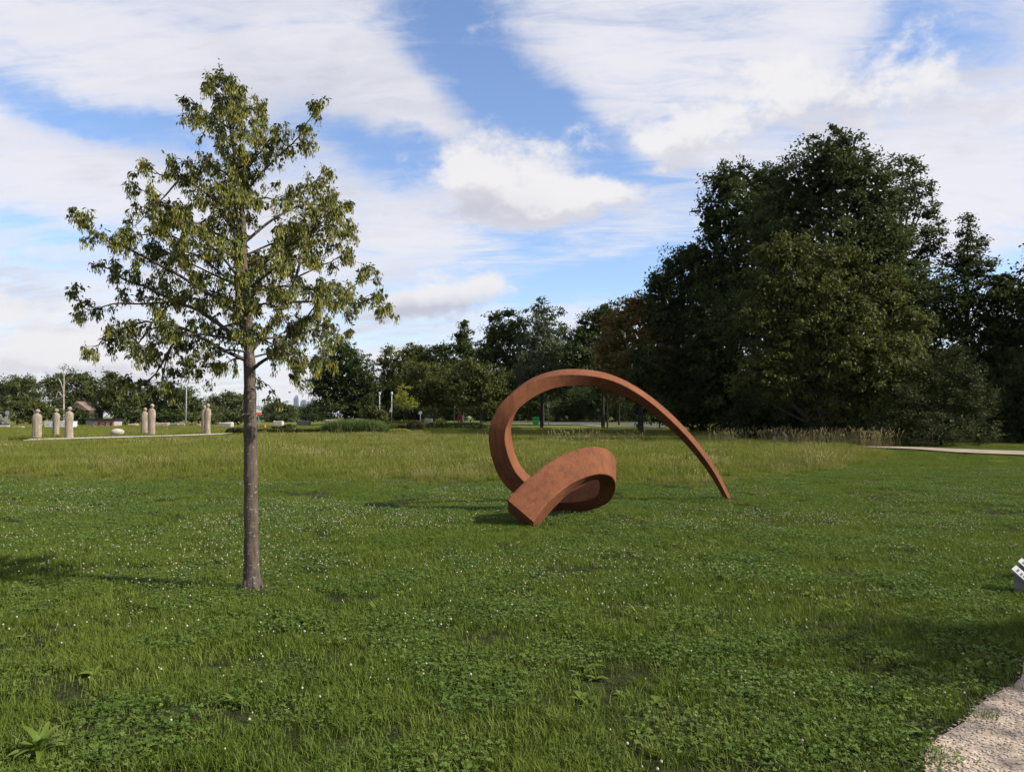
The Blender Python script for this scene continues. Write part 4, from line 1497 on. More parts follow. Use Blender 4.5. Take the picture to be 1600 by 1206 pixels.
on_lawn = lambda x, y: (x < gravel_edge(y) - .13 + (vnoise(x, y, .25, 9) - .5) * .16) | (x > gravel_edge(y) + 2.7)
clov = lambda x, y: vnoise(x, y, .9, 1) * .6 + vnoise(x, y, .35, 2) * .4
GRASS = [blade_patch('grass_tuft', rl, .42, 380, (.030, .085), (.0026, .0052), 1.25, M['blade'], clump=40) for _ in range(5)]
LONG = [blade_patch('long_tuft', rl, .38, 190, (.06, .135), (.0028, .005), 1.25, M['blade'], clump=7) for _ in range(4)]
CLOVER = [clover_patch('clover_mat', rl, .46, 300, M['clover'], (.0080, .0145)) for _ in range(4)]
WEED = [rosette('dandelion', rl, 8, (.07, .13), (.018, .03), M['weed'], True) for _ in range(3)] + [rosette('plantain', rl, 7, (.06, .11), (.025, .04), M['weed'], False) for _ in range(3)]
FLOW = [flower_head('clover_flower', rl, .0070, .070), flower_head('clover_flower', rl, .0060, .055), flower_head('clover_flower', rl, .0080, .085)]

# short grass everywhere on the mown part
x, y = field(2.6, 11, 19)
x2, y2 = field(11, 44, 11)
x = np.concatenate([x, x2]); y = np.concatenate([y, y2])
c = clov(x, y)
ok = on_lawn(x, y) & (y < meadow_edge(x) + .6) & (rl.random(len(x)) < np.where(c > .55, .85, 1.0))
x, y = x[ok], y[ok]
scatter('grass', GRASS, place(x, y), rl.uniform(0, 6.28, len(x)), rl.uniform(.8, 1.25, len(x)), 'short mown green grass covering the lawn', 'grass')
x, y = field(2.6, 20, 6)
lg = vnoise(x, y, 1.3, 7) * .6 + vnoise(x, y, .5, 8) * .4
ok = on_lawn(x, y) & (lg > .53) & (y < meadow_edge(x))
x, y = x[ok], y[ok]
scatter('long_grass', LONG, place(x, y), rl.uniform(0, 6.28, len(x)), rl.uniform(.7, 1.2, len(x)) * np.where(y > 9, .8, 1), 'longer tufts of grass in the lawn', 'grass')
x, y = field(2.6, 24, 9)
ok = on_lawn(x, y) & (x < gravel_edge(y) - .15) & (rl.random(len(x)) < np.clip((clov(x, y) - .36) * 3.4, .04, .95)) & (y < meadow_edge(x))
x, y = x[ok], y[ok]
scatter('clover_leaves', CLOVER, place(x, y), rl.uniform(0, 6.28, len(x)), rl.uniform(.85, 1.3, len(x)), 'mats of clover leaves in the lawn', 'clover')
x, y = field(2.6, 19, 9)
wd = vnoise(x, y, 1.1, 12) * .65 + vnoise(x, y, .4, 13) * .35
ok = on_lawn(x, y) & (rl.random(len(x)) < np.clip((wd - .40) * 3.2, .03, .9)) & (x < gravel_edge(y) - .1) & (y < meadow_edge(x))
x, y = x[ok], y[ok]
scatter('lawn_weeds', WEED, place(x, y), rl.uniform(0, 6.28, len(x)), rl.uniform(.45, 1.1, len(x)), 'leafy dandelion and plantain rosettes in the lawn', 'weeds')
x, y = field(2.6, 24, 95)
fd = vnoise(x, y, 1.6, 15) * .6 + vnoise(x, y, .5, 16) * .4
pr = np.clip((fd - .42) * 3.2, 0.02, 1) * np.interp(y, [2.6, 6, 8.5, 12, 17, 24], [.14, .20, .6, 1.0, .8, .3])
ok = on_lawn(x, y) & (rl.random(len(x)) < pr) & (y < meadow_edge(x))
x, y = x[ok], y[ok]
scatter('clover_flowers', FLOW, place(x, y), rl.uniform(0, 6.28, len(x)), rl.uniform(.6, 1.15, len(x)), 'white clover flower heads dotting the lawn', 'flowers', tilt=rl.normal(0, .15, (len(x), 2)))

# meadow
MEAD = [blade_patch('meadow_tuft', rl, .8, 330, (.10, .30), (.006, .011), .8, M['meadow'], clump=22) for _ in range(5)]
SEED = []
for k_ in range(4):
    n = 13
    mb = MB()
    for i in range(n):
        px_, py_ = rl.normal(0, .42, 2)
        h_ = rl.uniform(.55, 1.05); lx_, ly_ = rl.normal(0, .16, 2)
        mb.tube([(px_, py_, 0), (px_ + lx_ * .4, py_ + ly_ * .4, h_ * .55), (px_ + lx_, py_ + ly_, h_)], [.0045, .004, .003], 3, cap=False)
        mb.tube([(px_ + lx_, py_ + ly_, h_ * .98), (px_ + lx_ * 1.15, py_ + ly_ * 1.15, h_ + .06), (px_ + lx_ * 1.45, py_ + ly_ * 1.45, h_ + .15)], [.006, .017, .003], 4, cap=False)
    SEED.append(mb.mesh('seed_stalks', M['straw']))
x, y = field(17, 36, 5, 2.5)
x2, y2 = field(36, 75, 2.2, 4)
x3, y3 = field(75, 122, .75, 4)
kk = (x3 / y3 * F_PX + CX < 690)
x = np.concatenate([x, x2, x3[kk]]); y = np.concatenate([y, y2, y3[kk]])
fp = lambda x, y: (y > np.interp(x, [13, 18, 30, 44], [50, 44, 34.5, 31]) - 1.2) & (x > 15) & (y < 60)   # footpath and beyond
ss_ = lambda x, y: (np.abs(x - np.interp(y, [50, 60], [-35, -20])) < 0)
ok = (y > meadow_edge(x)) & ~fp(x, y)
strip_y0 = np.interp(x, [sa.x, sb.x], [sa.y - 3.1, sb.y - 2.4]); strip_y1 = np.interp(x, [sa.x, sb.x], [sa.y + 1.4, sb.y + 2.4])
ok &= ~((x > sa.x - .3) & (x < sb.x + .3) & (y > strip_y0) & (y < strip_y1))
x, y = x[ok], y[ok]
sc_ = rl.uniform(.75, 1.2, len(x)) * np.interp(y, [17, 24, 36, 75, 120], [.85, 1.25, 1.5, 1.6, 1.9]) * np.interp(y - meadow_edge(x), [0, 5.0], [.38, 1])
sc_ *= np.where((x > sa.x - 2) & (x < sb.x + 2) & (y > strip_y0[ok] - 9) & (y < strip_y1[ok] + .5), .42, 1.0)
scatter('meadow_grass', MEAD, place(x, y), rl.uniform(0, 6.28, len(x)), sc_, 'unmown yellowish green meadow grass behind the sculpture', 'grass')
FINE = []
for k_ in range(3):
    mb = MB()
    for i in range(34):
        ax_, ay_ = rl.normal(0, .36, 2)
        h_ = rl.uniform(.22, .46); bx_, by_ = rl.normal(0, .09, 2)
        mb.tube([(ax_, ay_, 0), (ax_ + bx_, ay_ + by_, h_)], [.003, .002], 3, cap=False)
        mb.tube([(ax_ + bx_, ay_ + by_, h_ * .97), (ax_ + bx_ * 1.2, ay_ + by_ * 1.2, h_ + .03), (ax_ + bx_ * 1.5, ay_ + by_ * 1.5, h_ + .08)], [.003, .010, .002], 3, cap=False)
    FINE.append(mb.mesh('meadow_heads', M['straw']))
xf, yf = field(19, 64, .62, 3)
okf = (yf > meadow_edge(xf) + .8) & ~fp(xf, yf) & (vnoise(xf, yf, 4.0, 21) > .45) & ~((xf > sa.x - 2) & (xf < sb.x + 2) & (yf > 45))
xf, yf = xf[okf], yf[okf]
scatter('meadow_seed_heads', FINE, place(xf, yf), rl.uniform(0, 6.28, len(xf)), rl.uniform(.5, .95, len(xf)), 'fine straw coloured seed heads among the meadow grass', 'grass')
# dry seed stalks in a band in front of the wood, and a few loose ones
px = np.concatenate([rl.uniform(1080, 1400, 62), rl.normal(1290, 48, 66), rl.uniform(1345, 1385, 14), rl.choice([868, 876, 906, 936, 945, 990, 1001, 1040], 11) + rl.normal(0, 4, 11), rl.uniform(0, 1050, 34)])
Yd = np.concatenate([rl.uniform(43, 52, 62), rl.uniform(42, 47.5, 66), rl.uniform(41, 44, 14), rl.uniform(40, 50, 11), rl.uniform(36, 60, 34)])
x = (px - CX) / F_PX * Yd
ok = ~((x > sa.x - 1) & (x < sb.x + 1) & (Yd > 42))
x, Yd = x[ok], Yd[ok]
scatter('dry_grass', SEED, place(x, Yd), rl.uniform(0, 6.28, len(x)), rl.uniform(.4, 1.05, len(x)), 'straw coloured dry grass stalks in front of the dark wood', 'grass')
# low green fringe beyond the footpath
x = rl.uniform(17, 46, 900); y = np.interp(x, [13, 18, 30, 44], [52, 48.5, 39.0, 35.2]) + rl.uniform(0, 5, 900)
scatter('path_verge', MEAD, place(x, y), rl.uniform(0, 6.28, 900), rl.uniform(.3, .8, 900), 'green verge between the footpath and the bushes', 'grass')

# pebbles on the near gravel
PEB = []
for k_ in range(5):
    mb = MB()
    pr_ = [(.5, -.55), (.95, -.2), (1.0, .15), (.55, .55)]
    r_ = rl.uniform(.7, 1.3, 3)
    mb.tube([(0, 0, z) for q, z in pr_], [q for q, z in pr_], 6)
    mb.v = [(a * r_[0] * .006 + rl.normal(0, .0005), b * r_[1] * .006 + rl.normal(0, .0005), c_ * .0045 * r_[2]) for a, b, c_ in mb.v]
    PEB.append(mb.mesh('pebble', M['pebble']))
n = 15000
y = rl.uniform(2.6, 7.0, n); x = gravel_edge(y) + rl.uniform(-.10, 2.0, n) ** 1.0
ok = x < .69 * y + 1.0
x, y = x[ok], y[ok]
scatter('pebbles', PEB, place(x, y, .010), rl.uniform(0, 6.28, len(x)), rl.uniform(.6, 1.7, len(x)), 'loose beige pebbles lying on the gravel path', 'gravel')


M['soil'] = mat('soil', (0.0645, 0.0473, 0.0327), 0.95, 0.05, var=(0.0387, 0.0310, 0.0206), vscale=14, bump=0.8, bscale=40)


def soil_patch(x, y, rx, ry, label, seed, rot=0.0):
    rg = np.random.default_rng(seed)
    n = 28
    vs = [(0, 0, .035)]; fs = []
    for ring, (f, z) in enumerate(((.5, .03), (.8, .022), (1.0, -.02))):
        for k_ in range(n):
            a = 2 * math.pi * k_ / n
            r = f * (1 + .22 * math.sin(3 * a + seed) + rg.normal(0, .09))
            px_, py_ = rx * r * math.cos(a), ry * r * math.sin(a)
            vs.append((px_ * math.cos(rot) - py_ * math.sin(rot), px_ * math.sin(rot) + py_ * math.cos(rot), z + rg.normal(0, .004)))
    for k_ in range(n):
        j = (k_ + 1) % n
        fs.append((0, 1 + k_, 1 + j))
        for q in range(2):
            fs.append((1 + q * n + k_, 1 + (q + 1) * n + k_, 1 + (q + 1) * n + j, 1 + q * n + j))
    mb = MB(); mb.add(vs, fs)
    o = mb.build('soil', M['soil'], None, True, (x, y, float(terrain(x, y)) + .004))
    tag(o, label, kind='stuff')


tb = P(394, 922, 7.3)
soil_patch(tb.x - .02, 7.3, .24, .22, 'bare worn soil round the foot of the young tree', 1)
for (px_, Y_, rx_, ry_, sd) in ((890, 13.3, .55, .22, 3), (1139, 15.5, .2, .12, 4)):
    g_ = GX(px_, Y_)
    soil_patch(g_.x, g_.y, rx_, ry_, 'bare worn soil where the sculpture meets the lawn', sd)


# ------------------------------------------------------------------ big leafy weed in the near left corner
def big_weed():
    b = G(62, 1188); b.z += .03
    root = empty('broadleaf_weed', b)
    rg = np.random.default_rng(3)
    for i in range(15):
        a = i * 6.283 / 15 + rg.normal(0, .2)
        vs, qs = strap_leaf(rg, rg.uniform(.09, .185), rg.uniform(.026, .044), rg.uniform(.35, 1.3), a, False, 7, 1.1)
        vs = [v + rg.normal(0, .002, 3) for v in vs]
        link('leaf', np_mesh('leaf', vs, qs, M['weed'], np.full(len(vs), rg.uniform(.3, 1))), root)
    tag(root, 'large broad-leaved weed with upright pale leaves in the near left corner of the lawn', 'plant')


big_weed()


# ------------------------------------------------------------------ robed stone statues
def statue(px, top, bot, label, wd=.30, folds=0, seed=0, twist=0.0, Y=None, lean=0.0, arms=True, name='robed_statue'):
    base = G(px, bot + .6) if Y is None else GX(px, Y)
    base.z += .17
    H = (bot - top) * mpp(base.y)
    rg = np.random.default_rng(seed)
    prof = [(0, .98), (.02, 1.0), (.15, .95), (.32, .93), (.48, .95), (.62, .98), (.72, .98), (.78, .90), (.815, .70), (.835, .42), (.85, .27), (.865, .27), (.88, .38), (.905, .50), (.935, .53), (.965, .45), (.988, .27), (1.0, .06)]
    zs = np.array([p[0] for p in prof]); rs = np.array([p[1] for p in prof])
    n = 26
    cw = rg.normal(0, .045, n)
    vs, fs = [], []
    for i, (z, r) in enumerate(zip(zs, rs)):
        for k_ in range(n):
            th = 2 * math.pi * k_ / n
            rr = r * wd
            depth_ = .72 if z < .8 else .95
            if folds and z < .70: rr *= 1 + .06 * math.sin(folds * th + 1.3 * math.sin(z * 5)) * (1 - z * .6)
            if arms and .50 < z < .68 and math.sin(th) < -.2: rr *= 1 + .11 * math.sin((z - .50) / .18 * math.pi)
            rr *= (1 + cw[k_] * (1 if z < .8 else .3)) * (1 + rg.normal(0, .010))
            hx = .10 * wd if z > .86 else 0
            nose = .10 * wd if (abs(z - .93) < .02 and math.sin(th) < -.9) else 0
            vs.append((rr * math.cos(th) + hx + lean * z, (rr * depth_ + nose) * math.sin(th), z * H))
    for i in range(len(prof) - 1):
        for k_ in range(n):
            j = (k_ + 1) % n
            fs.append((i * n + k_, i * n + j, (i + 1) * n + j, (i + 1) * n + k_))
    fs += [tuple(reversed(range(n))), tuple((len(prof) - 1) * n + k_ for k_ in range(n))]
    ca_, sa_ = math.cos(twist), math.sin(twist)
    vs = [(a * ca_ - b * sa_, a * sa_ + b * ca_, c_) for a, b, c_ in vs]
    mb = MB()
    mb.add(vs, fs)
    o = mb.build(name, M['robe'], None, True, base)
    tag(o, label, 'statue', 'robed stone statues on the pale strip')
    return o


statue(57, 642.5, 688, 'robed stone statue with hood at the far left end of the pale strip', .285, 4, 1, .25)
statue(87, 641.5, 684.5, 'slim stone statue in a pleated robe, before the white cabin', .28, 9, 2, -.35)
statue(107, 638.5, 687.5, 'broad straight stone statue beside the pleated one', .285, 3, 3, 0)
statue(225.5, 639.5, 681.5, 'smaller statue of the standing couple, tucked behind the taller one', .27, 5, 4, .3)
statue(236.5, 633.5, 683, 'taller statue of the standing couple in the middle of the strip', .29, 0, 5, .1)
statue(323.5, 633, 680.5, 'pleated statue at the right end of the strip, nearest the tree trunk', .29, 11, 6, -.3, lean=.04)
statue(318.5, 635.5, 680, 'thin statue half hidden behind the pleated one at the right end', .22, 7, 7, .2)


def rock(name, px, y0, y1, wpx, m, label, cat, seed, group=None, flat=False, Y=None, lift=0.0):
    b = G(px, y1) if Y is None else GX(px, Y)
    s = mpp(b.y)
    W_, H_ = wpx * s, (y1 - y0) * s
    rg = np.random.default_rng(seed)
    mb = MB()
    if flat:
        bm_ = MB(); bm_.box((0, 0, H_ / 2 - .05), (W_, W_ * .55, H_ + .1), 0, 0, min(.09, H_ * .2))
        vs = [(a + rg.normal(0, W_ * .018), b_ + rg.normal(0, W_ * .018), c_ + rg.normal(0, H_ * .05)) for a, b_, c_ in bm_.v]
        mb.add(vs, bm_.f)
    else:
        n, mlat = 18, 9
        vs, fs = [], []
        for i in range(mlat + 1):
            ph = -math.pi / 2 + math.pi * i / mlat
            for k_ in range(n):
                th = 2 * math.pi * k_ / n
                e = .8
                cx_ = math.copysign(abs(math.cos(ph)) ** e, math.cos(ph)); sz = math.copysign(abs(math.sin(ph)) ** .9, math.sin(ph))
                rr = 1 + rg.normal(0, .02)
                vs.append((W_ / 2 * cx_ * math.cos(th) * rr, W_ * .4 * cx_ * math.sin(th) * rr, H_ * .47 + H_ / 2 * sz))
        for i in range(mlat):
            for k_ in range(n):
                j = (k_ + 1) % n
                fs.append((i * n + k_, i * n + j, (i + 1) * n + j, (i + 1) * n + k_))
        mb.add(vs, fs)
    b = Vector(b); b.z += lift
    o = mb.build(name, M[m], None, not flat, b)
    o.rotation_euler.z = rg.uniform(-.2, .2)
    tag(o, label, cat, group)
    return o


rock('boulder', 183, 672.5, 684, 20, 'stone_white', 'rounded whitish boulder lying on the pale strip between the statues', 'boulder', 9, lift=.15)
GS = 'cut stone blocks lying in the far meadow'
for i, (px, y0, y1, w, m_, lab) in enumerate([
    (7, 666.5, 672.5, 17, 'stone_white', 'flat pale stone block at the left frame edge'),
    (30.5, 668, 673, 15, 'stone_pale', 'flat stone block left of the hooded statue'),
    (65, 667, 671.5, 5, 'stone_pale', 'small stone block just right of the hooded statue'),
    (119, 666.5, 671, 8, 'stone_pale', 'reddish stone block right of the broad statue'),
    (146, 664.5, 668.5, 18, 'stone_white', 'long low stone block before the graffiti hut'),
    (180, 664.5, 670, 10, 'stone_pale', 'yellowish stone block at the right end of the graffiti hut'),
    (209, 662, 668, 15, 'stone_pale', 'stone block left of the standing couple'),
    (254, 661, 667.5, 22, 'stone_pale', 'row of rough pale rubble right of the standing couple'),
    (274.5, 661.5, 666, 14, 'stone_grey', 'grey slab with pale top left of the tall lamp post'),
    (286.5, 661.5, 667, 8, 'stone_pale', 'stone block at the foot of the tall lamp post'),
    (311, 662, 666, 7, 'stone_pale', 'small stone block left of the pleated end statue'),
    (354, 660, 667.5, 21, 'stone_white', 'big pale stone block alone between statue and tree trunk'),
    (435.5, 658, 662.5, 16, 'stone_white', 'long pale stone block right of the tree trunk'),
    (475, 657.5, 664, 20, 'stone_grey', 'grey faced stone block with a pale side behind the hedge'),
    (518, 656, 660, 19, 'stone_pale', 'long yellowish stone block behind the tall reed grass'),
    (562, 654, 657.5, 15, 'stone_white', 'thin pale stone block above the tall reed grass'),
    (670, 653.8, 657.5, 13, 'stone_white', 'pale stone block left of the short pale trunk'),
]):
    Y_ = 118 if px < 330 else (104 if px < 450 else 96)
    if px > 500: Y_ = 92
    if px in (7, 30.5): Y_ = 100
    g = GX(px, Y_)
    gy_ = CY + 48 - 0 + (EYE - g.z) / Y_ * F_PX
    rock('stone_block', px, y0, max(y1, gy_), w, m_, lab, 'stone block', 40 + i, GS, True, Y_)


# ------------------------------------------------------------------ street furniture and small structures
def pole_thing(name, label, cat, px, Y, top, r=.05, group=None):
    b = GX(px, Y)
    h = P(px, top, Y).z - b.z
    root = empty(name, b)
    mb = MB()
    mb.tube([(0, 0, -.1), (0, 0, h * .5), (0, 0, h)], [r, r * .9, r * .75], 8)
    mb.build('pole', M['metal_grey'], root, True)
    tag(root, label, cat, group)
    return root, h


def lamp(px, Y, top, label, arm, r=.07):
    root, h = pole_thing('lamp_post', label, 'lamp post', px, Y, top, r, 'lamp posts')
    mb = MB()
    if arm:
        mb.tube([(0, 0, h - .1), (arm * .5, 0, h + .25), (arm, 0, h + .2)], [.045, .04, .035], 6)
        mb.build('arm', M['metal_grey'], root, True)
        mb = MB()
        mb.box((arm * 1.15, 0, h + .17), (.62, .22, .12), 0, 0, .03)
        mb.build('lamp_head', M['metal_light'], root)
    else:
        mb.lathe([(.05, h - .05), (.12, h + .02), (.13, h + .25), (.09, h + .34), (.02, h + .36)], n=10)
        mb.build('lamp_head', M['metal_light'], root, True)
    return root


lamp(291, 118, 600, 'tall street lamp with curved arm behind the statues, left of the tree trunk', .9, .09)
r_ = lamp(593, 93, 617, 'short lamp post with two boxes, right of the dark maple', 0, .08)
mb = MB(); mb.box((-.14, 0, 1.75), (.24, .22, .5), 0, 0, .03); mb.build('loudspeaker_box', M['metal_light'], r_)
mb = MB(); mb.box((.16, 0, 1.7), (.2, .22, .55), 0, 0, .03); mb.build('loudspeaker_box', M['metal_light'], r_)
r_ = lamp(612, 88, 617, 'plain lamp post left of the yellow-green sapling', 0, .075)
mb = MB(); mb.tube([(-.15, 0, 1.75), (-.10, 0, 2.2)], [.16, .05], 8); mb.build('side_lamp', M['metal_light'], r_)
lamp(710, 92, 585, 'tall thin lamp post between the two short-trunked trees', 0, .055)
# pole with a white and orange sign, right of the trunk
r_, h = pole_thing('sign_pole', 'pole with a white and orange sign board, close right of the young tree trunk', 'sign', 404.5, 70, 606, .04)
z_ = P(404, 644.5, 70).z - r_.location.z
mb = MB(); mb.box((-.12, -.07, z_ + .11), (.74, .04, .18)); mb.build('white_board', M['white_paint'], r_)
mb = MB(); mb.box((-.12, -.07, z_ - .09), (.74, .04, .20)); mb.build('orange_board', M['orange_paint'], r_)
mb = MB(); mb.box((.0, -.07, z_ + .45), (.42, .05, .36), 0, 0, .02); mb.build('small_plate', M['metal_light'], r_)
# signs and bin by the road
r_, h = pole_thing('road_sign', 'road sign on a tall pole right of the green bin', 'sign', 848, 92, 617, .05)
mb = MB(); mb.box((0, -.07, h - .32), (.42, .03, .62)); mb.build('sign_plate', mat('sign_blue', (.06, .09, .13), .5), r_)
mb = MB(); mb.box((.05, -.07, h - .95), (.30, .03, .25)); mb.build('lower_plate', M['metal_grey'], r_)
r_, h = pole_thing('footpath_sign', 'small white square sign with a dark figure on a short pole', 'sign', 857, 93, 632, .035)
mb = MB(); mb.box((0, -.06, h - .16), (.36, .03, .40), 0, 0, .004); mb.build('sign_plate', M['white_paint'], r_)
mb = MB(); mb.lathe([(.001, h - .06), (.035, h - .09), (.001, h - .125)], (0, -.078, 0), 6); mb.box((0, -.079, h - .21), (.07, .006, .15)); mb.build('figure_mark', M['black_paint'], r_)


def bin_():
    b = GX(837, 91)
    root = empty('litter_bin', b)
    mb = MB()
    bot, top = .30, .38
    vs = [(-bot, -bot, .03), (bot, -bot, .03), (bot, bot, .03), (-bot, bot, .03), (-top, -top, .84), (top, -top, .84), (top, top, .84), (-top, top, .84)]
    mb.add(vs, [(0, 3, 2, 1), (4, 5, 6, 7), (0, 1, 5, 4), (1, 2, 6, 5), (2, 3, 7, 6), (3, 0, 4, 7)])
    mb.build('container', M['green_paint'], root)
    mb = MB(); mb.box((0, 0, .90), (.84, .84, .09), 0, 0, .03); mb.box((0, .1, .97), (.5, .4, .05), 0, 0, .02); mb.build('lid', M['green_paint'], root)
    for sx in (-.22, .22):
        mb = MB(); mb.tube([(sx - .04, .30, .12), (sx + .04, .30, .12)], .11, 10); mb.build('wheel', M['rubber'], root)
    tag(root, 'green wheeled litter bin on the grass by the road, inside the arch', 'bin')


bin_()


def bench():
    b = G(1221, 690)
    b = GX(1221, 49.0)
    root = empty('park_bench', b, .12)
    for i in range(3):
        mb = MB(); mb.box((0, -.16 + i * .15, .46), (1.05, .12, .04), 0, 0, .008); mb.build('seat_slat', M['dark_wood'], root)
    for i in range(3):
        mb = MB(); mb.box((0, .30 + i * .015, .60 + i * .15), (1.05, .035, .12), 0, 0, .008); mb.build('backrest_slat', M['dark_wood'], root)
    for sx in (-.42, .42):
        mb = MB(); mb.box((sx, .05, .22), (.06, .45, .44), 0, 0, .01); mb.build('leg', M['stone_grey'], root)
        mb = MB(); mb.box((sx, .335, .66), (.05, .03, .50), 0, 0, .006); mb.build('support', M['stone_grey'], root)
    tag(root, 'dark wooden park bench in the shade of the wood behind the dry grass', 'bench')
    p = GX(1234, 48.6)
    mb = MB(); mb.box((0, 0, .58), (.11, .11, 1.25), .2, 0, .015); mb.box((0, 0, 1.235), (.15, .15, .05), .2, 0, .01)
    o = mb.build('wooden_post', M['dark_wood'], None, False, p)
    tag(o, 'short wooden post at the right end of the dark bench', 'post')


bench()
# little posts by the left trees
for px, top, bot, m_, lab, w in ((716.5, 647, 659, 'red_paint', 'left of two slim red posts beside the tall thin lamp post', .09), (720, 648, 659, 'red_paint', 'right of two slim red posts beside the tall thin lamp post', .09), (723.8, 649, 661, 'white_paint', 'short white marker post right of the red posts', .11)):
    b = GX(px, 86)
    h = P(px, top, 86).z - b.z
    mb = MB(); mb.lathe([(w, -.05), (w, h * .93), (w * .8, h), (.01, h + .02)], n=8); mb.box((0, -w * .9, h * .8), (w * 1.2, .03, .1))
    o = mb.build('marker_post', M[m_], None, False, b)
    tag(o, lab, 'post')
r_, h = pole_thing('round_mirror', 'small round grey disc on a pole in the shade right of the sapling', 'sign', 657, 90, 645, .03)
mb = MB(); mb.tube([(0, -.06, h), (0, -.03, h)], .22, 14); mb.build('disc', M['metal_grey'], r_)
r_, h = pole_thing('round_sign', 'round grey sign over a small board on a pole at the left frame edge', 'sign', 12, 112, 645, .05)
mb = MB(); mb.tube([(0, -.1, h), (0, -.06, h)], .30, 16); mb.build('disc', M['metal_grey'], r_)
mb = MB(); mb.box((-.05, -.08, h - .85), (.45, .03, .75)); mb.build('board', M['metal_grey'], r_)
r_, h = pole_thing('round_sign', 'round grey sign seen between the pleated statue and the broad one', 'sign', 92.5, 112, 651, .05)
mb = MB(); mb.tube([(0, -.1, h), (0, -.06, h)], .26, 16); mb.build('disc', M['metal_light'], r_)
mb = MB(); mb.box((0, -.08, h - .55), (.36, .03, .3)); mb.build('board', M['metal_light'], r_)


def cabin():
    Y = 104; b = GX(96, Y); s = mpp(Y)
    W_ = 38 * s; h = P(96, 658.5, Y).z - b.z
    root = empty('white_cabin', b)
    mb = MB(); mb.box((0, 0, h * .5), (W_, 2.0, h * .9), 0, 0, .05); mb.build('body', M['white_paint'], root)
    mb = MB(); mb.box((0, 0, h * .97), (W_ + .12, 2.12, .09), 0, 0, .03); mb.build('roof', M['white_paint'], root)
    for i in range(4):
        mb = MB(); mb.box((-W_ * .36 + i * W_ * .24, -1.006, h * .60), (W_ * .19, .02, h * .16)); mb.build('window', M['metal_grey'], root)
    for sx in (-.3, .3):
        mb = MB(); mb.tube([(sx * W_, -.95, .14), (sx * W_, -.75, .14)], .2, 12); mb.build('wheel', M['rubber'], root)
    tag(root, 'low white cabin trailer with a band of grey windows behind the pleated statue', 'trailer')


cabin()


def hut():
    Y = 117; b = GX(157, Y); s = mpp(Y)
    W_ = 44 * s; h = P(157, 655, Y).z - b.z + .05
    root = empty('graffiti_hut', b)
    mb = MB(); mb.box((0, 1.2, h * .46), (W_, 2.4, h * .92)); mb.build('wall', M['concrete'], root)
    mb = MB(); mb.box((.1, 1.1, h * .96), (W_ + .5, 3.0, .20), 0, 0, .03); mb.build('roof', M['black_paint'], root)
    mb = MB(); mb.box((W_ * .12, -.015, h * .40), (W_ * .66, .03, h * .62)); g_ = mb.build('painted_panel', M['red_paint'], root)
    rg = np.random.default_rng(4)
    for k_ in range(9):
        mb = MB()
        cx_ = W_ * .12 + (k_ / 8 - .5) * W_ * .58
        r0 = rg.uniform(.14, .26)
        pts = [(cx_ + r0 * math.cos(a) * rg.uniform(.6, 1.1), -.045 - .002 * k_, h * .40 + h * .22 * math.sin(a) * rg.uniform(.5, 1)) for a in np.linspace(0, 5.2, 7)]
        mb.tube(catmull(pts, 3), .045 if k_ % 2 else .06, 5)
        mb.build('graffiti_stroke', M['white_paint'] if k_ % 3 != 2 else M['black_paint'], g_)
    mb = MB(); mb.box((W_ * .10, -.05, h * .34), (.32, .04, h * .5)); mb.build('door', M['black_paint'], root)
    tag(root, 'low flat-roofed hut with red and white graffiti on its front', 'hut')


hut()


def house():
    Y = 146; b = GX(126, Y); s = mpp(Y)
    root = empty('house', b)
    e = P(126, 641, Y).z - b.z; t = P(126, 627, Y).z - b.z
    hw = 2.1; dp = 5
    mb = MB(); mb.box((0, dp / 2, e / 2), (hw * 1.6, dp, e)); mb.build('wall', M['dark_wood'], root)
    mb = MB()
    x0, x1 = -hw * .4, hw * .85
    vs = [(x0 - 1.2, -.4, e), (x1, -.4, e), (x0 + .2, -.4, t), (x0 - 1.2, dp + .4, e), (x1, dp + .4, e), (x0 + .2, dp + .4, t)]
    mb.add(vs, [(0, 1, 2), (5, 4, 3), (1, 4, 5, 2), (0, 2, 5, 3), (0, 3, 4, 1)])
    mb.build('roof', M['roof_brown'], root)
    tag(root, 'house with a steep brown roof showing between the far trees', 'house')


house()


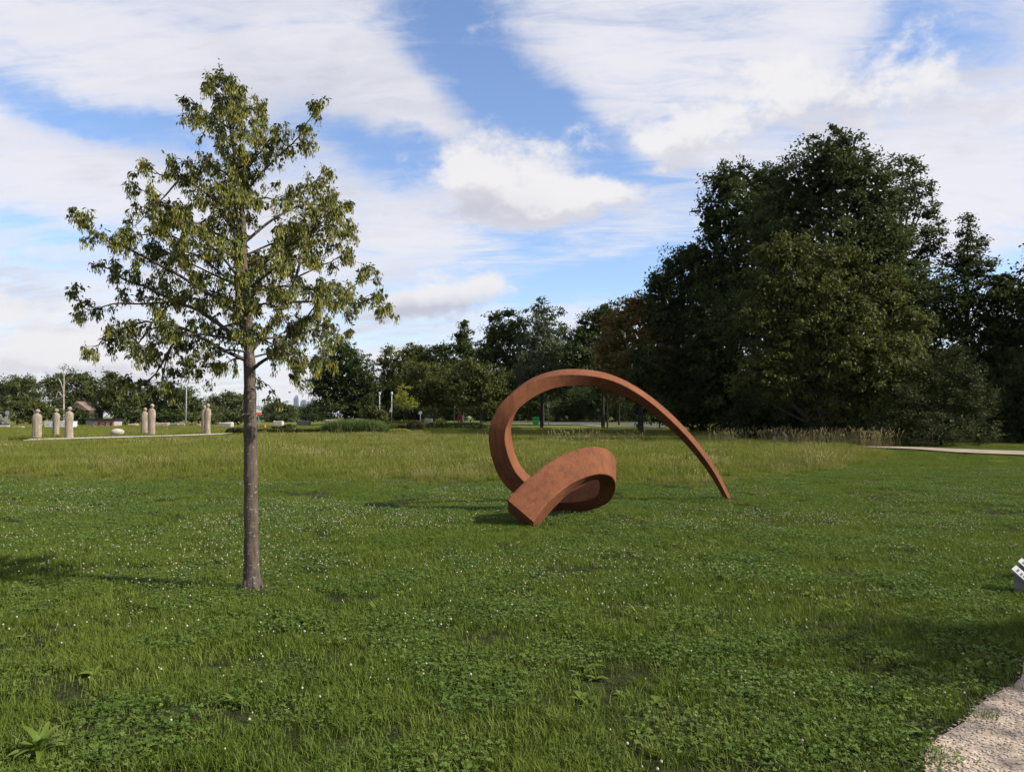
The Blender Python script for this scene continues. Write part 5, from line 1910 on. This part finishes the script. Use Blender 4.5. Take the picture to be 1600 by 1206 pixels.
def car():
    Y = 108; b = GX(-14, Y)
    root = empty('parked_car', b)
    s = 1.0
    side = [(-2.0, .28), (2.05, .28), (2.1, .62), (2.02, .86), (1.45, .92), (1.05, 1.38), (-.35, 1.42), (-1.05, .95), (-1.95, .80), (-2.1, .5)]
    mb = MB()
    n = len(side)
    ring = lambda y_, k_: [(x_, y_, z_) for x_, z_ in side]
    vs = [(x_, -.80 if z_ < 1 else -.62, z_) for x_, z_ in side] + [(x_, .80 if z_ < 1 else .62, z_) for x_, z_ in side]
    mb.add(vs, [tuple(range(n)), tuple(reversed(range(n, 2 * n)))] + [(i, n + i, n + (i + 1) % n, (i + 1) % n) for i in range(n)])
    mb.build('body', M['car_blue'], root)
    mb = MB(); mb.add([(-.85, -.80, .97), (1.15, -.80, .97), (.92, -.66, 1.32), (-.32, -.66, 1.34)], [(0, 1, 2, 3)]); mb.build('side_window', M['glass_dark'], root)
    mb = MB(); mb.add([(1.50, -.6, .95), (1.50, .6, .95), (1.10, .52, 1.36), (1.10, -.52, 1.36)], [(0, 1, 2, 3)]); mb.build('rear_window', M['glass_dark'], root)
    for sy in (-.55, .55):
        mb = MB(); mb.box((2.07, sy, .74), (.10, .34, .2), 0, 0, .02); mb.build('tail_light', M['red_paint'], root)
    for sx in (-1.3, 1.3):
        for sy in (-.72, .72):
            mb = MB(); mb.tube([(sx, sy - .1, .31), (sx, sy + .1, .31)], .31, 16); w = mb.build('wheel', M['rubber'], root)
            mb = MB(); mb.tube([(sx, sy - .11, .31), (sx, sy + .11, .31)], .18, 12); mb.build('rim', M['metal_grey'], w)
    tag(root, 'dark blue-green car parked behind the flat stone block at the left frame edge', 'car')


car()
b = GX(414.5, 92)
mb = MB(); mb.lathe([(.05, .02), (.17, .06), (.05, .55), (.02, .58)], n=10); mb.box((0, 0, .02), (.42, .42, .04), 0, 0, .005)
tag(mb.build('traffic_cone', M['orange_paint'], None, False, b), 'small orange cone in the grass right of the sign pole', 'cone')


# ------------------------------------------------------------------ hedges and garden beds in the middle distance
def hedge(name, label, cat, px0, px1, y0, Y, dep, m, seed, leaf=.16, n=3200, bumpy=.25):
    rg = np.random.default_rng(seed)
    x0 = (px0 - CX) / F_PX * Y; x1 = (px1 - CX) / F_PX * Y
    b = GX((px0 + px1) / 2, Y)
    h = P(800, y0, Y).z - b.z
    W_ = x1 - x0
    px_ = rg.uniform(-.5, .5, n); py_ = rg.uniform(-.5, .5, n)
    hh = h * (1 - bumpy * vnoise(px_ * W_, py_ * 0, .9, seed)) * (1 - .5 * np.abs(px_ * 2) ** 8)
    f = rg.random(n)
    z_ = np.where(f < .45, hh * rg.uniform(.85, 1.03, n), hh * rg.random(n))
    yy = np.where((f > .45) & (f < .85), -.5 + rg.uniform(-.03, .1, n), py_)
    p = np.stack([px_ * W_, yy * dep, z_], 1)
    A = rg.normal(0, 1, (n, 3)); Nn = rg.normal(0, .6, (n, 3)) + np.array((0, -.4, .8))
    L = leaf * rg.uniform(.6, 1.4, n)
    v, q = leaf_arrays(p, A, Nn, L, L * .6)
    o = link(name, np_mesh(name, v, q, M[m], np.repeat(rg.random(n), 4)), None, b)
    tag(o, label, cat)
    return o


hedge('hedge', 'low dark green hedge left of the tree trunk', 'hedge', 358, 388, 667.5, 67, 1.6, 'leaf_bush', 301, n=1800)
hedge('hedge', 'long low clipped hedge between the sign pole and the tall reed grass', 'hedge', 398, 512, 668.5, 66, 1.4, 'leaf_mid', 302, n=4200)
hedge('hedge', 'taller loose hedge standing behind the long low clipped hedge', 'hedge', 426, 462, 661.5, 70, 1.2, 'leaf_mid', 303, n=1800, bumpy=.5)
hedge('hedge', 'dark straight hedge under the two short-trunked trees', 'hedge', 655, 762, 659.5, 76, 1.4, 'leaf_dark', 304, n=4200)
hedge('garden_shrub', 'light green shrub between the reed grass and the sapling', 'shrub', 588, 620, 657, 71, 1.8, 'leaf_yellow', 305, n=1700, bumpy=.55)
hedge('garden_shrub', 'reddish brown shrub behind the sapling stem', 'shrub', 620, 662, 657, 73, 1.8, 'redleaf', 306, n=2000, bumpy=.5)
hedge('flower_bed', 'low yellow flowering bed at the foot of the sapling', 'flower bed', 606, 662, 668.5, 67, 1.0, 'leaf_yellow', 307, leaf=.12, n=1500, bumpy=.7)
hedge('shrub', 'small dark shrub standing in the meadow before the dry grass', 'shrub', 1237, 1254, 689, 42.5, .6, 'leaf_bush', 308, leaf=.09, n=700, bumpy=.6)
hedge('shrub', 'low scrub along the road verge between bin and thin trunks', 'shrub', 862, 940, 655, 126, 2.0, 'leaf_mid', 309, leaf=.22, n=1600, bumpy=.7)


def reeds():
    Y = 66; rg = np.random.default_rng(8)
    b = GX(555, Y)
    W_ = 102 * mpp(Y); h = P(555, 654.5, Y).z - b.z
    n = 4200
    px_ = (rg.random(n) - .5)
    H = h * rg.uniform(.7, 1.05, n) * (1 - .35 * np.abs(px_ * 2) ** 4)
    x0 = px_ * W_; y0 = rg.uniform(-1, 1, n)
    a = rg.uniform(0, 6.28, n); ln = rg.uniform(.05, .4, n) * H
    v = np.zeros((n, 4, 3))
    fa = rg.uniform(0, 3.14, n)
    for k_, (t, w) in enumerate(((0, .022), (.6, .018))):
        c_ = np.stack([x0 + np.cos(a) * ln * t ** 2, y0 + np.sin(a) * ln * t ** 2, H * t], 1)
        sd = np.stack([np.cos(fa), np.sin(fa), fa * 0], 1) * w
        v[:, k_ * 2 + (0 if k_ == 0 else 1)] = c_ - sd
        v[:, k_ * 2 + (1 if k_ == 0 else 0)] = c_ + sd
    tip = np.stack([x0 + np.cos(a) * ln, y0 + np.sin(a) * ln, H], 1)
    v2 = np.zeros((n, 4, 3)); v2[:, 0] = v[:, 3]; v2[:, 1] = v[:, 2]
    v2[:, 2] = tip + .002; v2[:, 3] = tip - .002
    vv = np.concatenate([v.reshape(-1, 3), v2.reshape(-1, 3)])
    q = np.arange(len(vv)).reshape(-1, 4)
    o = link('reed_grass', np_mesh('reed_grass', vv, q, M['reed'], np.concatenate([np.repeat(rg.random(n), 4)] * 2)), None, b)
    tag(o, 'tall bright green ornamental reed grass clump right of the clipped hedge', 'grass clump')


reeds()


# ------------------------------------------------------------------ little slanted sign plates at the right edge
def plate(px, py, Y, label):
    p = P(px, py, Y)                       # upper left near corner of the plate
    z0 = float(terrain(p.x, Y))
    root = empty('sign_stand', (p.x, p.y, z0))
    e1 = np.array((.16, .18, .0)); e2 = np.array((.158, -.140, -.19))
    nn = np.cross(e2, e1); nn /= np.linalg.norm(nn)
    if nn[2] < 0: nn = -nn
    o_ = np.array((0, 0, p.z - z0))
    th = nn * .012
    mb = MB()
    vs = [o_, o_ + e2, o_ + e2 + e1, o_ + e1]
    vs = [v - th for v in vs] + vs
    mb.add(vs, [(0, 3, 2, 1), (4, 5, 6, 7), (0, 1, 5, 4), (1, 2, 6, 5), (2, 3, 7, 6), (3, 0, 4, 7)])
    pl = mb.build('plate', M['plate'], root)
    for k_, (t, a0, a1) in enumerate(((.12, .2, .75), (.26, .18, .62), (.36, .2, .55), (.62, .2, .85), (.70, .2, .8), (.78, .2, .7))):
        mb = MB()
        w = .018 if k_ < 3 else .010
        u = e2 / np.linalg.norm(e2)
        q0 = o_ + e2 * t + e1 * a0 + nn * .0015; q1 = o_ + e2 * t + e1 * a1 + nn * .0015
        mb.add([q0, q0 + u * w, q1 + u * w, q1], [(0, 1, 2, 3)])
        mb.build('text_line', M['print'], pl)
    mb = MB()
    c_ = o_ + e2 * .42 + e1 * .5
    top0 = lambda f, g: o_ + e2 * f + e1 * g - th * 1.3
    q = [top0(.10, .12), top0(.72, .12), top0(.72, .88), top0(.10, .88)]
    vs = [(v[0], v[1], -.05) for v in q] + q
    mb.add(vs, [(0, 3, 2, 1), (4, 5, 6, 7), (0, 1, 5, 4), (1, 2, 6, 5), (2, 3, 7, 6), (3, 0, 4, 7)])
    mb.build('stand', M['stone_grey'], root)
    tag(root, label, 'sign', 'slanted sign plates by the path')


plate(1580.5, 888.5, 7.15, 'nearer white slanted sign plate on a grey stand at the right frame edge')
plate(1590.5, 876.5, 7.75, 'farther white slanted sign plate, peeking out behind the nearer one')

# ------------------------------------------------------------------ city far away
D = 8500.0
def tower(px0, px1, top, label, m, kind):
    x0 = (px0 - CX) / F_PX * D; x1 = (px1 - CX) / F_PX * D
    W_ = x1 - x0; h = P(px0, top, D).z - .85
    root = empty('skyscraper', ((x0 + x1) / 2, D, .85))
    mb = MB()
    if kind == 'pyramid':
        mb.box((0, 0, h * .13), (W_ * 1.08, W_ * 1.08, h * .26)); mb.build('base_block', M[m], root)
        mb = MB(); mb.box((0, 0, h * .54), (W_ * .94, W_ * .94, h * .58)); mb.build('shaft', M[m], root)
        mb = MB()
        a = W_ * .47
        mb.add([(-a, -a, h * .832), (a, -a, h * .832), (a, a, h * .832), (-a, a, h * .832), (0, 0, h)], [(0, 1, 4), (1, 2, 4), (2, 3, 4), (3, 0, 4), (3, 2, 1, 0)])
        mb.build('pyramid_roof', M[m], root)
        for i in range(5):
            mb = MB(); mb.box(((i - 2) * W_ * .17, -W_ * .475, h * .52), (W_ * .05, .6, h * .5)); mb.build('window_band', M['tower_dark'], root)
    elif kind == 'slab':
        mb.box((0, 0, h * .46), (W_, W_ * .7, h * .92)); mb.build('shaft', M[m], root)
        mb = MB(); mb.box((W_ * .06, 0, h * .96), (W_ * .7, W_ * .6, h * .08)); mb.build('roof_crown', M['tower_dark'], root)
        for i in range(4):
            mb = MB(); mb.box((0, -W_ * .355, h * (.5 + i * .11)), (W_ * .94, .6, h * .045)); mb.build('window_band', M['tower_dark'], root)
    else:
        mb.box((0, 0, h * .5), (W_, W_ * .6, h)); mb.build('shaft', M[m], root)
        mb = MB(); mb.box((0, 0, h * 1.01), (W_ * .5, W_ * .4, h * .04)); mb.build('roof_block', M[m], root)
        for i in range(4):
            mb = MB(); mb.box((0, -W_ * .305, h * (.35 + i * .16)), (W_ * .92, .6, h * .06)); mb.build('window_band', M['tower_dark'], root)
    tag(root, label, 'skyscraper', 'skyscrapers of the far city')


tower(459.3, 466.2, 616.8, 'tall haze-blue skyscraper with a pointed pyramid top', 'tower_haze_blue', 'pyramid')
tower(470.2, 478.2, 624.8, 'flat-topped skyscraper with a dark crown, right of the pyramid-topped one', 'tower_teal', 'slab')
tower(480.3, 489.2, 627.0, 'pale wide tower block at the right end of the city skyline', 'tower_pale', 'block')
tower(413.2, 419.6, 632.8, 'small teal tower block left of the far dark tree, apart from the others', 'tower_teal', 'block')
tower(465.8, 470.6, 634.6, 'low pale block between the pyramid-topped tower and the flat-topped one', 'tower_pale', 'block')

# bird
bp = P(452.5, 613.3, 70)
mb = MB()
mb.tube([(-.14, 0, 0), (-.05, 0, .01), (.06, 0, .015), (.15, 0, .02)], [.01, .035, .035, .008], 6)
br = empty('bird', bp, .5)
mb.build('body', M['black_paint'], br, True)
for sy in (-1, 1):
    w = MB()
    w.add([(-.05, 0, .02), (.06, 0, .02), (.03, sy * .18, .08), (-.04, sy * .16, .08), (-.05, sy * .32, .03)], [(0, 1, 2, 3), (3, 2, 4)])
    w.add([(-.05, 0, .012), (.06, 0, .012), (.03, sy * .18, .072), (-.04, sy * .16, .072), (-.05, sy * .32, .026)], [(3, 2, 1, 0), (4, 2, 3)])
    w.build('wing', M['black_paint'], br)
tag(br, 'small dark bird flying left of the pyramid-topped skyscraper', 'bird')

# ------------------------------------------------------------------ hazy air
HAZE = 0.000025
hm = bpy.data.materials.new('haze_air')
hm.use_nodes = True
hn = hm.node_tree
hn.nodes.clear()
ho = hn.nodes.new('ShaderNodeOutputMaterial')
hv = hn.nodes.new('ShaderNodeVolumePrincipled')
hv.inputs['Color'].default_value = (0.80, 0.86, 1.0, 1)
hv.inputs['Density'].default_value = HAZE
hv.inputs['Anisotropy'].default_value = 0.2
hn.links.new(hv.outputs[0], ho.inputs['Volume'])
mb = MB()
mb.box((0, 7100, 149), (30000, 14600, 302))
o = mb.build('haze', hm)
tag(o, 'thin haze in the air towards the far city', kind='stuff')
